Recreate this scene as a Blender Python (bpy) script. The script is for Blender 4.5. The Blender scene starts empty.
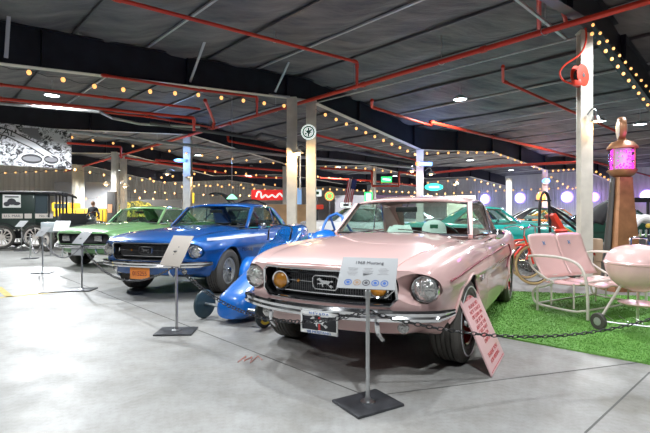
import bpy, bmesh, math, random
import numpy as np
from mathutils import Vector, Matrix
random.seed(7)
C = bpy.context.scene.collection
SC = bpy.context.scene
PI = math.pi
F, H, YH = 452.0, 1.155, 214.4

# ------------------------------------------------------------------ camera
cam = bpy.data.cameras.new('camera'); cam.sensor_width = 36; cam.lens = 36 * F / 650
cam.shift_y = -(216.5 - YH) / 650; cam.clip_start = .05; cam.clip_end = 300
co = bpy.data.objects.new('camera', cam); C.objects.link(co)
co.location = (0, 0, H); co.rotation_euler = (PI / 2, 0, 0); SC.camera = co
SC.view_settings.view_transform = 'Standard'; SC.view_settings.look = 'None'
SC.view_settings.gamma = 1; SC.view_settings.use_curve_mapping = False
SC.view_settings.exposure = 0.16
SC.cycles.use_denoising = True
SC.cycles.max_bounces = 6; SC.cycles.diffuse_bounces = 3; SC.cycles.glossy_bounces = 3
SC.cycles.transparent_max_bounces = 12; SC.cycles.sample_clamp_indirect = 4
SC.cycles.caustics_reflective = False; SC.cycles.caustics_refractive = False
wd = bpy.data.worlds.new('world'); SC.world = wd; wd.use_nodes = True
wd.node_tree.nodes['Background'].inputs[0].default_value = (.75, .82, 1, 1)
wd.node_tree.nodes['Background'].inputs[1].default_value = .25

def px(u, v, Y):            # a surveyed point: picture bearing and distance -> world metres
    return Vector(((u - 325) / F * Y, Y, H + (YH - v) / F * Y))
def pz(u, v, z):
    return px(u, v, (z - H) * F / (YH - v))
UD = Vector((-.677, .736, 0)); VD = Vector((.736, .677, 0)); A0 = Vector((-.5, 13, 0))
def G(s, t, z=0):           # building grid: s across the bays, t along the column line
    return A0 + VD * s + UD * t + Vector((0, 0, z))

# ------------------------------------------------------------------ materials
def mat(name, col, rough=.5, metal=0, coat=0, noise=0, nscale=20, bump=0, bscale=60, emit=None, es=0, spec=.5, coat_r=.03):
    m = bpy.data.materials.new(name); m.use_nodes = True
    nt = m.node_tree; b = nt.nodes['Principled BSDF']
    b.inputs['Base Color'].default_value = (*col, 1); b.inputs['Roughness'].default_value = rough
    b.inputs['Metallic'].default_value = metal; b.inputs['Coat Weight'].default_value = coat
    b.inputs['Coat Roughness'].default_value = coat_r
    b.inputs['Specular IOR Level'].default_value = spec
    if noise or bump:
        tc = nt.nodes.new('ShaderNodeTexCoord')
    if noise:
        n = nt.nodes.new('ShaderNodeTexNoise'); n.inputs['Scale'].default_value = nscale; n.inputs['Detail'].default_value = 5
        nt.links.new(tc.outputs['Object'], n.inputs['Vector'])
        r = nt.nodes.new('ShaderNodeValToRGB'); r.color_ramp.elements[0].position = .3; r.color_ramp.elements[1].position = .7
        r.color_ramp.elements[0].color = (*[c * (1 - noise) for c in col], 1)
        r.color_ramp.elements[1].color = (*[min(1, c * (1 + noise)) for c in col], 1)
        nt.links.new(n.outputs['Fac'], r.inputs['Fac']); nt.links.new(r.outputs['Color'], b.inputs['Base Color'])
    if bump:
        n2 = nt.nodes.new('ShaderNodeTexNoise'); n2.inputs['Scale'].default_value = bscale; n2.inputs['Detail'].default_value = 3
        nt.links.new(tc.outputs['Object'], n2.inputs['Vector'])
        bp = nt.nodes.new('ShaderNodeBump'); bp.inputs['Strength'].default_value = bump; bp.inputs['Distance'].default_value = .02
        nt.links.new(n2.outputs['Fac'], bp.inputs['Height']); nt.links.new(bp.outputs['Normal'], b.inputs['Normal'])
    if emit:
        b.inputs['Emission Color'].default_value = (*emit, 1); b.inputs['Emission Strength'].default_value = es
    return m
def glassmat(name, tint=(.8, .9, .88), rough=.02, alpha=.9):
    m = bpy.data.materials.new(name); m.use_nodes = True; nt = m.node_tree
    nt.nodes.remove(nt.nodes['Principled BSDF']); out = nt.nodes['Material Output']
    t = nt.nodes.new('ShaderNodeBsdfTransparent'); t.inputs[0].default_value = (*tint, 1)
    g = nt.nodes.new('ShaderNodeBsdfGlossy'); g.inputs['Roughness'].default_value = rough
    f = nt.nodes.new('ShaderNodeLayerWeight'); f.inputs[0].default_value = .12
    mx = nt.nodes.new('ShaderNodeMixShader')
    nt.links.new(f.outputs['Facing'], mx.inputs[0]); nt.links.new(t.outputs[0], mx.inputs[1]); nt.links.new(g.outputs[0], mx.inputs[2])
    nt.links.new(mx.outputs[0], out.inputs[0]); return m
def glow(name, col, s):
    return mat(name, tuple(min(1, c) for c in col), .5, emit=col, es=s)
M = {}
M['chrome'] = mat('chrome', (.82, .83, .85), .08, 1)
M['steel'] = mat('brushed_steel', (.55, .56, .57), .28, 1)
M['galv'] = mat('galvanised', (.50, .51, .51), .45, .6, noise=.12, nscale=15)
M['black'] = mat('black_paint', (.015, .015, .017), .35)
M['matblack'] = mat('matte_black', (.018, .018, .02), .8)
M['rubber'] = mat('tyre_rubber', (.075, .070, .062), .6, bump=.25, bscale=90)
M['white'] = mat('white_paint', (.82, .82, .80), .4)
M['whitestripe'] = mat('white_stripe', (.78, .80, .84), .3, coat=1)
M['glass'] = glassmat('clear_window_glass', (.66, .80, .74))
M['lens'] = mat('headlight_glass', (.60, .60, .58), .12, .8, 1, bump=.8, bscale=40)
M['amber'] = mat('amber_lens', (.75, .30, .03), .15, 0, 1)
M['redlens'] = mat('red_lens', (.5, .02, .02), .15, 0, 1)
M['tan'] = mat('tan_vinyl', (.35, .22, .13), .55)
M['maroon'] = mat('maroon_vinyl', (.16, .04, .035), .55)
M['redpipe'] = mat('sprinkler_red', (.66, .045, .02), .4)
M['beam'] = mat('dark_beam_paint', (.016, .018, .026), .32, noise=.3, nscale=3)
M['column'] = mat('grey_column_paint', (.66, .63, .55), .5, noise=.12, nscale=4)
M['bulb'] = glow('warm_bulb', (1, .50, .16), 1.3)
M['cable'] = mat('black_cable', (.01, .01, .01), .6)
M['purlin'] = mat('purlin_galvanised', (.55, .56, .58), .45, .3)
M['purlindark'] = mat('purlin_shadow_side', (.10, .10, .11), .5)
M['led'] = glow('led_white', (.85, .95, 1), 12)

# ------------------------------------------------------------------ mesh helpers
class MB:
    def __init__(s): s.v = []; s.f = []; s.m = []
    def add(s, vs, fs, mi=0):
        o = len(s.v); s.v += [tuple(v) for v in vs]; s.f += [tuple(i + o for i in f) for f in fs]; s.m += [mi] * len(fs); return s
    def box(s, c, d, mi=0, rz=0, M3=None):
        x, y, z = d[0] / 2, d[1] / 2, d[2] / 2
        R = M3 if M3 else Matrix.Rotation(rz, 3, 'Z')
        vs = [Vector(c) + R @ Vector((a * x, b * y, e * z)) for a in (-1, 1) for b in (-1, 1) for e in (-1, 1)]
        return s.add(vs, [(0, 1, 3, 2), (4, 6, 7, 5), (0, 4, 5, 1), (2, 3, 7, 6), (0, 2, 6, 4), (1, 5, 7, 3)], mi)
    def beam(s, p, q, w, h, mi=0, up=Vector((0, 0, 1))):
        p, q = Vector(p), Vector(q); d = (q - p); L = d.length; d.normalize()
        sd = d.cross(up)
        if sd.length < 1e-4: sd = d.cross(Vector((1, 0, 0)))
        sd.normalize(); u2 = sd.cross(d)
        R = Matrix((d, sd, u2)).transposed()
        return s.box((p + q) / 2, (L, w, h), mi, M3=R)
    def tube(s, pts, r, n=8, mi=0, closed=False, caps=True):
        pts = [Vector(p) for p in pts]; k = len(pts); rs = r if isinstance(r, (list, tuple)) else [r] * k
        t0 = (pts[1] - pts[0]).normalized(); ref = Vector((0, 0, 1)) if abs(t0.z) < .9 else Vector((1, 0, 0))
        nr = (ref - t0 * ref.dot(t0)).normalized(); vs = []
        for i in range(k):
            if closed: t = pts[(i + 1) % k] - pts[i - 1]
            else: t = pts[min(i + 1, k - 1)] - pts[max(i - 1, 0)]
            t.normalize(); nr = nr - t * nr.dot(t); nr.normalize(); b = t.cross(nr)
            for j in range(n):
                a = 2 * PI * j / n; vs.append(pts[i] + (nr * math.cos(a) + b * math.sin(a)) * rs[i])
        fs = []
        for i in range(k if closed else k - 1):
            for j in range(n):
                a, b2 = i * n + j, i * n + (j + 1) % n; i2 = (i + 1) % k
                fs.append((a, b2, i2 * n + (j + 1) % n, i2 * n + j))
        if caps and not closed:
            fs.append(tuple(range(n - 1, -1, -1))); fs.append(tuple((k - 1) * n + j for j in range(n)))
        return s.add(vs, fs, mi)
    def cyl(s, p, q, r, n=20, mi=0, r2=None):
        return s.tube([p, q], [r, r if r2 is None else r2], n, mi)
    def lathe(s, prof, T=None, n=32, mi=0, cap=False):      # prof (r, h) about local z
        T = T or Matrix(); k = len(prof); vs = []
        for (r, h) in prof:
            for j in range(n):
                a = 2 * PI * j / n; vs.append(T @ Vector((r * math.cos(a), r * math.sin(a), h)))
        fs = [(i * n + j, i * n + (j + 1) % n, (i + 1) * n + (j + 1) % n, (i + 1) * n + j) for i in range(k - 1) for j in range(n)]
        if cap: fs.append(tuple(range(n - 1, -1, -1))); fs.append(tuple((k - 1) * n + j for j in range(n)))
        return s.add(vs, fs, mi)
    def prism(s, poly, z0, z1, T=None, mi=0):
        T = T or Matrix(); n = len(poly)
        vs = [T @ Vector((a, b, z0)) for a, b in poly] + [T @ Vector((a, b, z1)) for a, b in poly]
        fs = [tuple(range(n - 1, -1, -1)), tuple(range(n, 2 * n))] + [(i, (i + 1) % n, n + (i + 1) % n, n + i) for i in range(n)]
        return s.add(vs, fs, mi)
    def grid(s, P, mi=0, closed_u=False):     # P[i][j]
        a, b = len(P), len(P[0]); vs = [p for r in P for p in r]
        fs = [(i * b + j, i * b + (j + 1) % b, (i + 1) * b + (j + 1) % b, (i + 1) * b + j) for i in range(a - 1) for j in range(b if closed_u else b - 1)]
        return s.add(vs, fs, mi)
    def sphere(s, c, r, n=12, mi=0, sc=(1, 1, 1), T=None):
        c = Vector(c); m = max(4, n // 2)
        prof = [(math.sin(PI * i / m), -math.cos(PI * i / m)) for i in range(m + 1)]
        vs = []; 
        for (q, h) in prof:
            for j in range(n):
                a = 2 * PI * j / n; p = Vector((q * math.cos(a) * sc[0], q * math.sin(a) * sc[1], h * sc[2])) * r
                vs.append(c + (T @ p if T else p))
        fs = [(i * n + j, i * n + (j + 1) % n, (i + 1) * n + (j + 1) % n, (i + 1) * n + j) for i in range(m) for j in range(n)]
        return s.add(vs, fs, mi)
    def build(s, name, mats, parent=None, smooth=35, bevel=0, loc=None, solid=0, weld=True, props=None):
        me = bpy.data.meshes.new(name); me.from_pydata(s.v, [], s.f)
        mats = mats if isinstance(mats, (list, tuple)) else [mats]
        for m in mats: me.materials.append(M[m] if isinstance(m, str) else m)
        me.polygons.foreach_set('material_index', s.m)
        bm = bmesh.new(); bm.from_mesh(me)
        if weld: bmesh.ops.remove_doubles(bm, verts=bm.verts, dist=1e-5)
        bmesh.ops.dissolve_degenerate(bm, edges=bm.edges, dist=1e-6)
        bmesh.ops.recalc_face_normals(bm, faces=bm.faces)
        if bevel:
            es = [e for e in bm.edges if len(e.link_faces) == 2 and e.calc_face_angle(0) > .6]
            bmesh.ops.bevel(bm, geom=es, offset=bevel, segments=2, affect='EDGES', profile=.6, clamp_overlap=True)
        bm.to_mesh(me); bm.free()
        o = bpy.data.objects.new(name, me); C.objects.link(o)
        if solid:
            md = o.modifiers.new('solid', 'SOLIDIFY'); md.thickness = solid; md.offset = -1
        if smooth:
            me.polygons.foreach_set('use_smooth', [True] * len(me.polygons))
            if smooth < 180: me.set_sharp_from_angle(angle=math.radians(smooth))
        if parent: o.parent = parent
        if loc: o.location = loc
        return o
def tag(o, label=None, cat=None, group=None, kind=None):
    if label: o['label'] = label
    if cat: o['category'] = cat
    if group: o['group'] = group
    if kind: o['kind'] = kind
    return o
def empty(name, loc, rz=0, label=None, cat=None, group=None):
    o = bpy.data.objects.new(name, None); C.objects.link(o); o.location = loc; o.rotation_euler = (0, 0, rz)
    o.empty_display_size = .1
    return tag(o, label, cat, group)
def struct(o): o['kind'] = 'structure'; return o
def copy_tree(o, parent=None):
    c = o.copy(); C.objects.link(c); c.parent = parent
    for ch in list(o.children): copy_tree(ch, c)
    return c
def smoothpath(pts, n=6, closed=False):
    pts = [Vector(p) for p in pts]; k = len(pts); out = []
    rng = range(k if closed else k - 1)
    for i in rng:
        p0 = pts[i - 1] if (i > 0 or closed) else pts[0] * 2 - pts[1]
        p1 = pts[i]; p2 = pts[(i + 1) % k]
        p3 = pts[(i + 2) % k] if (closed or i + 2 < k) else pts[-1] * 2 - pts[-2]
        for j in range(n):
            t = j / n
            out.append(.5 * ((2 * p1) + (p2 - p0) * t + (2 * p0 - 5 * p1 + 4 * p2 - p3) * t * t + (3 * p1 - p0 - 3 * p2 + p3) * t ** 3))
    if not closed: out.append(pts[-1])
    return out
def ci(xs, ys, x):
    xs = list(xs); ys = list(ys)
    if xs[0] > xs[-1]: xs = xs[::-1]; ys = ys[::-1]
    if x <= xs[0]: return ys[0]
    if x >= xs[-1]: return ys[-1]
    i = max(k for k in range(len(xs)) if xs[k] <= x); i = min(i, len(xs) - 2)
    def sl(k):
        if k <= 0 or k >= len(xs) - 1:
            k2 = 0 if k <= 0 else len(xs) - 2
            return (ys[k2 + 1] - ys[k2]) / (xs[k2 + 1] - xs[k2])
        a = (ys[k] - ys[k - 1]) / (xs[k] - xs[k - 1]); b = (ys[k + 1] - ys[k]) / (xs[k + 1] - xs[k])
        if a * b <= 0: return 0
        return 2 * a * b / (a + b)
    h = xs[i + 1] - xs[i]; t = (x - xs[i]) / h; m0, m1 = sl(i), sl(i + 1)
    return (2 * t**3 - 3 * t * t + 1) * ys[i] + (t**3 - 2 * t * t + t) * h * m0 + (-2 * t**3 + 3 * t * t) * ys[i + 1] + (t**3 - t * t) * h * m1
def basis(ex, ey, ez, o):
    m = Matrix.Identity(4)
    for i in range(3):
        m[i][0], m[i][1], m[i][2], m[i][3] = ex[i], ey[i], ez[i], o[i]
    return m
def boolean(o, cut, op='DIFFERENCE'):
    md = o.modifiers.new('b', 'BOOLEAN'); md.object = cut; md.operation = op; md.solver = 'EXACT'
    md.material_mode = 'TRANSFER'
    dg = bpy.context.evaluated_depsgraph_get(); dg.update()
    me = bpy.data.meshes.new_from_object(o.evaluated_get(dg), depsgraph=dg)
    o.modifiers.clear(); old = o.data; o.data = me; bpy.data.meshes.remove(old)
    bpy.data.objects.remove(cut)
    me.polygons.foreach_set('use_smooth', [True] * len(me.polygons)); me.set_sharp_from_angle(angle=math.radians(32))
def text(name, body, size, T, m, parent=None, depth=.002, align='CENTER', stretch=1.0):
    cu = bpy.data.curves.new(name, 'FONT'); cu.body = body; cu.size = size; cu.extrude = depth; cu.align_x = align; cu.align_y = 'CENTER'
    cu.space_line = .85
    tmp = bpy.data.objects.new(name, cu); C.objects.link(tmp)
    dg = bpy.context.evaluated_depsgraph_get(); dg.update()
    me = bpy.data.meshes.new_from_object(tmp.evaluated_get(dg), depsgraph=dg)
    bpy.data.objects.remove(tmp); bpy.data.curves.remove(cu)
    me.materials.clear(); me.materials.append(M[m] if isinstance(m, str) else m)
    if stretch != 1: me.transform(Matrix.Diagonal((stretch, 1, 1, 1)))
    me.transform(T); o = bpy.data.objects.new(name, me); C.objects.link(o)
    if parent: o.parent = parent
    return o
HORSE = [(-.5,.10),(-.42,.17),(-.30,.12),(-.20,.13),(-.05,.15),(.10,.14),(.20,.18),(.28,.26),(.36,.27),(.50,.17),(.46,.12),(.38,.15),(.30,.08),(.25,.02),
         (.33,-.03),(.45,-.02),(.47,-.10),(.43,-.10),(.41,-.06),(.28,-.08),(.17,-.06),(.20,-.14),(.10,-.22),(.08,-.18),(.13,-.13),(.08,-.05),(-.08,-.04),(-.18,-.07),
         (-.26,-.14),(-.40,-.15),(-.48,-.20),(-.50,-.16),(-.40,-.10),(-.30,-.07),(-.34,-.15),(-.42,-.24),(-.38,-.25),(-.28,-.15),(-.22,-.05),(-.27,.02),(-.34,.09),(-.44,.06)]

# ------------------------------------------------------------------ cars
STD = dict(
 x=[.84, .78, .60, .25, -.30, -.75, -1.5, -2.2, -2.75, -3.2, -3.55, -3.70],
 zc=[.80, .826, .868, .918, .955, .972, .94, .93, .935, .93, .915, .88],
 zf=[.79, .812, .845, .882, .91, .915, .905, .92, .945, .94, .92, .88],
 ym=[.755, .79, .838, .878, .893, .90, .90, .902, .905, .89, .855, .82],
 zb=[.335, .33, .32, .25, .20, .20, .20, .20, .21, .25, .30, .36])
class Body:
    def __init__(s, P): s.P = P; s.xf, s.xr = P['x'][0], P['x'][-1]
    def keys(s, x):
        P = s.P; g = lambda k: ci(P['x'], P[k], x)
        zc, zf, ym, zb = g('zc'), g('zf'), g('ym'), g('zb'); k = ym / .9; cz = P.get('crease', .68); tk = max(0, min(1, (x - .22) / .3)) * .13
        sh = zf - cz
        return [(0, zc), (.2 * k, zc - .002), (.42 * k, zc - .010), (.60 * k, min(zc - .02, zf) ), (.68 * k, zf - .002), (.75 * k, zf), (.815 * k, zf - .022),
                (ym - .045, zf - sh * .30), (ym - .018, zf - sh * .62), (ym, cz), (ym - .004, cz - .025), (ym - .026 - tk * .1, cz - .07),
                (ym - .022 - tk * .4, cz - .18), (ym - .020 - tk * .7, max(.42, zb + .06)), (ym - .04 - tk, .5 * (max(.42, zb + .06) + zb)), (ym - .065 - tk, zb + .02), (ym - .11 - tk, zb), (.45 * k, zb - .01), (0, zb - .01)]
    def pt(s, x, q, sgn=1):      # q in ring-key index units
        K = s.keys(x); n = len(K); q = max(0, min(n - 1, q)); idx = list(range(n))
        i = min(int(q), n - 2); t = q - i
        p0 = K[max(i - 1, 0)]; p1 = K[i]; p2 = K[i + 1]; p3 = K[min(i + 2, n - 1)]
        if i == 0: p0 = (-p2[0], p2[1])
        if i == n - 2: p3 = (-p1[0], p1[1])
        def cr(a, b, c, d):
            m0, m1 = (c - a) * .4, (d - b) * .4
            return (2 * t**3 - 3 * t * t + 1) * b + (t**3 - 2 * t * t + t) * m0 + (-2 * t**3 + 3 * t * t) * c + (t**3 - t * t) * m1
        y, z = cr(p0[0], p1[0], p2[0], p3[0]), cr(p0[1], p1[1], p2[1], p3[1])
        return Vector((x + s.dx(x, y, z), y * sgn, z))
    def dx(s, x, y, z):
        w = max(0, min(1, (x - (s.xf - .75)) / .75)); w = w * w
        d = -s.P.get('plan', .17) * (abs(y) / .76) ** 2.2 * w
        if z < .50: d -= (.50 - z) * .45 * w
        else: d += (z - .5) * s.P.get('lean', .12) * w
        w2 = max(0, min(1, ((s.xr + .5) - x) / .5)); w2 = w2 * w2
        d += .06 * (abs(y) / .8) ** 2 * w2 + (.12 * max(0, .5 - z)) * w2
        return d
    def side_y(s, x, z):
        best = min(((abs(s.pt(x, q)[2] - z), s.pt(x, q)[1]) for q in np.arange(7, 16.01, .25)), key=lambda a: a[0]); return best[1]
    def mesh(s, mats, parent, cutter=None):
        xs = list(np.linspace(s.xf, s.xf - .35, 9)) + list(np.arange(s.xf - .45, s.xr + .3, -.11)) + list(np.linspace(s.xr + .25, s.xr, 6))
        qs = list(np.arange(0, 18.01, .5)); n = len(qs); rings = []
        for i, x in enumerate(xs):
            R = [s.pt(x, q) for q in qs]; L = [Vector((p.x, -p.y, p.z)) for p in R[1:-1]][::-1]
            if i in (0, len(xs) - 1):
                c = Vector((0, 0, .6)); R = [Vector((p.x + (.012 if i == 0 else -.012), p.y * .985, c.z + (p.z - c.z) * .96)) for p in R]; L = [Vector((p.x, -p.y, p.z)) for p in R[1:-1]][::-1]
            rings.append(R + L)
        mb = MB(); mb.grid(rings, 0, closed_u=True)
        for ri in (0, -1):
            R = rings[ri][:n]; cols = 12; g = []
            for p in R:
                row = []
                for c in range(cols + 1):
                    y = -p.y + 2 * p.y * c / cols
                    e = (s.dx(xs[ri], y, p.z) - s.dx(xs[ri], p.y, p.z))
                    row.append(Vector((p.x + e, y, p.z)))
                g.append(row)
            mb.grid(g, 0)
        o = mb.build('body', mats, parent)
        for c_ in (cutter or []): boolean(o, c_)
        return o
    def patch(s, name, m, parent, x0, x1, q0, q1, off=.005, sgn=1, both=False, nx=14, nq=12, th=.012, wob=None):
        qa = [q0 + (q1 - q0) * j / nq for j in range(nq + 1)]
        if both: cols = [(-1, q) for q in qa[::-1]] + [(1, q) for q in qa[1:]] if q0 == 0 else None
        else: cols = [(sgn, q) for q in qa]
        rows = []; inner = []
        for i in range(nx + 1):
            x = x0 + (x1 - x0) * i / nx; r = []; r2 = []
            for k, (sg, q) in enumerate(cols):
                xx = x + (wob(q) if wob else 0)
                p = s.pt(xx, q, sg); a = s.pt(xx + .01, q, sg) - p; b = s.pt(xx, q + .05 if q < 18 else q, sg) - s.pt(xx, q - .05, sg)
                nn = a.cross(b); nn.normalize(); c = Vector((xx, 0, .55))
                if nn.dot(p - c) < 0: nn = -nn
                edge = i in (0, nx) or k in (0, len(cols) - 1)
                r.append(p + nn * (off - (.003 if edge else 0))); r2.append(p - nn * th)
            rows.append(r); inner.append(r2)
        mb = MB(); mb.grid(rows)
        a, b = len(rows), len(rows[0])
        per = [(0, j) for j in range(b)] + [(i, b - 1) for i in range(1, a)] + [(a - 1, j) for j in range(b - 2, -1, -1)] + [(i, 0) for i in range(a - 2, 0, -1)]
        ring = [[rows[i][j] for i, j in per], [inner[i][j] for i, j in per]]
        mb.grid(ring, 0, closed_u=True)
        return mb.build(name, m, parent, smooth=50)
def wheel(parent, x, y, r=.325, w=.24, style='steel', steer=0, disc='steel', stripe=None, detail=True):
    sg = 1 if y > 0 else -1
    T = Matrix.Translation((x, y, r)) @ Matrix.Rotation(steer, 4, 'Z') @ Matrix.Rotation(-sg * PI / 2, 4, 'X')   # local +z outward
    mb = MB(); rr = r * .60
    if style == 'spoke':
        mb.lathe([(rr, w * .34), (rr * .97, w * .40), (rr * .86, w * .38), (rr * .80, w * .10), (rr * .3, w * .08), (0.001, w * .08)], T, 40)
        for k in range(12):
            a = 2 * PI * k / 12; d = Vector((math.cos(a), math.sin(a), 0)); e = Vector((-d.y, d.x, 0))
            P = [d * rr * .30 - e * .011 + Vector((0, 0, w * .36)), d * rr * .30 + e * .011 + Vector((0, 0, w * .36)), d * rr * .88 + e * .006 + Vector((0, 0, w * .27)), d * rr * .88 - e * .006 + Vector((0, 0, w * .27))]
            Q = [p - Vector((0, 0, .03)) for p in P]
            mb.add([T @ p for p in P + Q], [(0, 1, 2, 3), (0, 4, 5, 1), (1, 5, 6, 2), (2, 6, 7, 3), (3, 7, 4, 0)])
    elif style == 'dish':
        mb.lathe([(rr, w * .34), (rr * .96, w * .42), (rr * .9, w * .40), (rr * .8, w * .20), (rr * .55, w * .22), (rr * .5, w * .26), (0.001, w * .27)], T, 40)
    wh = mb.build('wheel', disc, parent)
    t = MB(); pr = [(rr, -w * .42), (rr * 1.12, -w * .49), (r * .86, -w * .5), (r * .95, -w * .44), (r * .985, -w * .37)]
    tread = []
    for gx in (-.30, -.15, 0, .15, .30):
        tread += [(r, w * (gx - .055)), (r, w * (gx + .045)), (r * .965, w * (gx + .055)), (r * .965, w * (gx + .085))]
    t.lathe(pr + tread[:-2] + [(r * .985, w * .37), (r * .95, w * .44), (r * .86, w * .5), (rr * 1.12, w * .49), (rr, w * .42), (rr, w * .3)], T, 56)
    ty = t.build('tyre', 'rubber', wh, smooth=28)
    if stripe:
        s2 = MB(); s2.lathe([(r * .80, w * .5 + .001), (r * .80, w * .5 + .003), (r * .835, w * .5 + .003), (r * .835, w * .5 + .0)], T, 48); s2.build('sidewall_stripe', stripe, wh)
    c = MB(); c.lathe([(rr * .30, w * .10), (rr * .30, w * .42), (rr * .26, w * .48), (rr * .12, w * .52), (0.001, w * .525)], T, 24)
    if style == 'dish':
        c.lathe([(rr * .98, w * .43), (rr * .93, w * .46), (rr * .88, w * .43)], T, 40)
    c.build('hub_cap', 'chrome', wh)
    return wh
def hump(pts): return pts
def coupe(name, label, loc, yaw, paint, P=None, interior='maroon', grille='mustang', wheels='spoke', disc='steel', stripe=None, roofmat=None,
          fog=True, plate=None, far=False, steer=0, group=None, cabin=None, rear_glass=True, wb=2.743, headlight='round', pillars='chrome'):
    P = P or STD; B = Body(P); root = empty(name, loc, yaw, label, 'car', group)
    cb = dict(ws0=-.68, ws1=-1.19, rt=-2.12, rg=-2.72, zr=1.372, ze=.952, yb=.715, yt=.615); cb.update(cabin or {})
    xf = B.xf
    # --- cutters: wheel wells, mouth, lamps, cabin
    cuts = []
    def mk(mb, m):
        mb2 = mb.build('cutter', m, root, smooth=0); cuts.append(mb2)
    for x0, rad in ((0, .352), (-wb, .345)):
        cut = MB()
        for sg in (-1, 1):
            prof = [(rad * math.cos(a), rad * math.sin(a)) for a in np.linspace(0, 2 * PI, 41)[:-1]]
            cut.prism(prof, .50, 1.1, basis((1, 0, 0), (0, 0, 1), (0, sg, 0), (x0, 0, .335)))
        mk(cut, 'matblack')
    cx0 = max(cb['rt'] - .30, -wb + .37); cut = MB()
    cut.prism([(cb['ws0'] - .16, .66), (cb['ws0'] - .16, -.66), (cx0, -.66), (cx0, .66)], .34, 1.2); mk(cut, interior)
    gy, g0, g1 = (.54, .54, .768) if grille != 'shelby' else (.66, .53, .75)
    if grille:
        cut = MB(); rg_ = []
        for y in np.linspace(-gy, gy, 25):
            e = max(0, (abs(y) - (gy - .05)) / .05); xb = xf - .11 - .17 * (abs(y) / .76) ** 2.2
            rg_.append([Vector((xb, y, g0 + .05 * e)), Vector((xb, y, g1 - .03 * e)), Vector((xf + .3, y, g1 - .03 * e)), Vector((xf + .3, y, g0 + .05 * e))])
        cut.grid(rg_, 0, closed_u=True); cut.add(rg_[0], [(0, 1, 2, 3)]); cut.add(rg_[-1], [(0, 1, 2, 3)]); mk(cut, 'matblack')
    hy, hz = (.698, .655)
    gcv = lambda y: -(P.get('plan', .17)) * (abs(y) / .76) ** 2.2
    if headlight == 'round' and not far:
        cut = MB()      # flared bucket around the lamp, pulled towards the grille
        for sg in (-1, 1):
            rr_ = []
            for x_, r_, iy in ((xf - .26, .101, 0), (xf - .175, .103, .0), (xf - .10, .118, .018), (xf - .02, .135, .04), (xf + .2, .165, .06)):
                rr_.append([Vector((x_, sg * (hy - iy + r_ * math.cos(a) * (1 + .28 * min(1, max(0, (x_ - xf + .175) / .15)) * max(0, -math.cos(a)))), hz + r_ * math.sin(a) * .92)) for a in np.linspace(0, 2 * PI, 33)[:-1]])
            cut.grid(rr_, 0, closed_u=True); cut.add(rr_[0], [tuple(range(32))]); cut.add(rr_[-1], [tuple(range(32))])
        mk(cut, paint)
    cu = cuts
    body = B.mesh([paint], root, cu)
    # --- panels following the body
    if not far:
        hd = B.patch('hood', paint, root, xf - .005, cb['ws0'] + .03, 0, 3.05, both=True, nx=24, off=.007)
        for sg in (-1, 1):
            d = B.patch('door', paint, root, -.78, -1.98, 6.6, 15.1, sgn=sg, nx=8, nq=34, off=.004, th=.006)
            y = B.side_y(-1.82, .80)
            h = MB(); h.tube(smoothpath([(-1.72, sg * (y + .0), .815), (-1.74, sg * (y + .03), .815), (-1.86, sg * (y + .03), .812), (-1.88, sg * y, .812)], 4), .009, 8); h.build('door_handle', 'chrome', d)
        B.patch('trunk_lid', paint, root, cb['rg'] - .06, B.xr + .03, 0, 3.3, both=True, nx=10)
    for x0, rad in ((0, .356), (-wb, .349)):
        for sg in (-1, 1):
            pts = []
            for a in np.linspace(.10 if x0 == 0 else -.32, PI + .32, 26):
                x, z = x0 + rad * math.cos(a), .335 + rad * math.sin(a)
                pts.append((x, sg * (B.side_y(x, z) + .002), z))
            lip = MB(); lip.tube(pts, .011, 6); lip.build('wheel_arch_trim', paint, root)
    # --- roof, pillars, glass
    ws0, ws1, rt, rg, zr, ze, yb, yt = (cb[k] for k in ('ws0', 'ws1', 'rt', 'rg', 'zr', 'ze', 'yb', 'yt'))
    zt = zr - .085
    def roofpt(x, f):       # f -1..1
        a = abs(f); u = (x - ws1) / (rt - ws1)
        cz = zr - .040 * (1 - min(1, u * 2.2)) ** 2 - .045 * max(0, (u - .45) / .55) ** 2
        return Vector((x + (.07 * (1 - a ** 2) if u < .02 else 0) * 1.0, f * (yt + .025), cz - .055 * a ** 3.5))
    rows = []
    for i in range(15):
        u = i / 14; rows.append([roofpt(ws1 + (rt - ws1) * u + .06 * (1 - (f / 1) ** 2) * (1 - u), f) for f in np.linspace(-1, 1, 21)])
    r = MB(); r.grid(rows); 
    rm = roofmat or paint
    roof = r.build('roof', [rm], root, smooth=60, solid=.028)
    hl = MB(); hl.grid([[p + Vector((0, 0, -.034)) * 1.0 for p in r_[1:-1]] for r_ in rows[1:-1]]); hl.build('headliner', interior if interior != 'maroon' else 'liner', root, smooth=60)
    topc = lambda sg: rows[0][-1] if sg > 0 else rows[0][0]
    pil = MB(); trim = MB()
    bx = ws0 - .13
    for sg in (-1, 1):
        b0 = Vector((bx, sg * yb, ze - .01)); t0 = topc(sg).copy(); t0.z -= .012
        pil.beam(b0, t0, .045, .05, 0); pil.build('front_pillar', [rm], root, smooth=50); pil = MB()
        # C pillar (closed slab)
        te = rows[-1][-1] if sg > 0 else rows[-1][0]; tf = Vector((rt + .17, te.y, rows[-3][0].z))
        b1 = Vector((rg + .02, sg * (yb - .05), ze)); b2 = Vector((rt - .22, sg * (yb + .03), ze - .02))
        tin = rows[-1][-4] if sg > 0 else rows[-1][3]
        n = 6; outer = []
        for k in range(n + 1):
            w = k / n; w2 = w ** .85
            row = [tf.lerp(b2, w), (tf.lerp(te, .5)).lerp(b2.lerp(b1, .5), w) + Vector((0, sg * .012 * math.sin(PI * w), 0)), te.lerp(b1, w) + Vector((0, 0, .015 * math.sin(PI * w))), tin.lerp(b1 + Vector((0, -sg * .07, 0)), w) + Vector((0, 0, .02 * math.sin(PI * w)))]
            outer.append(row)
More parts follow.
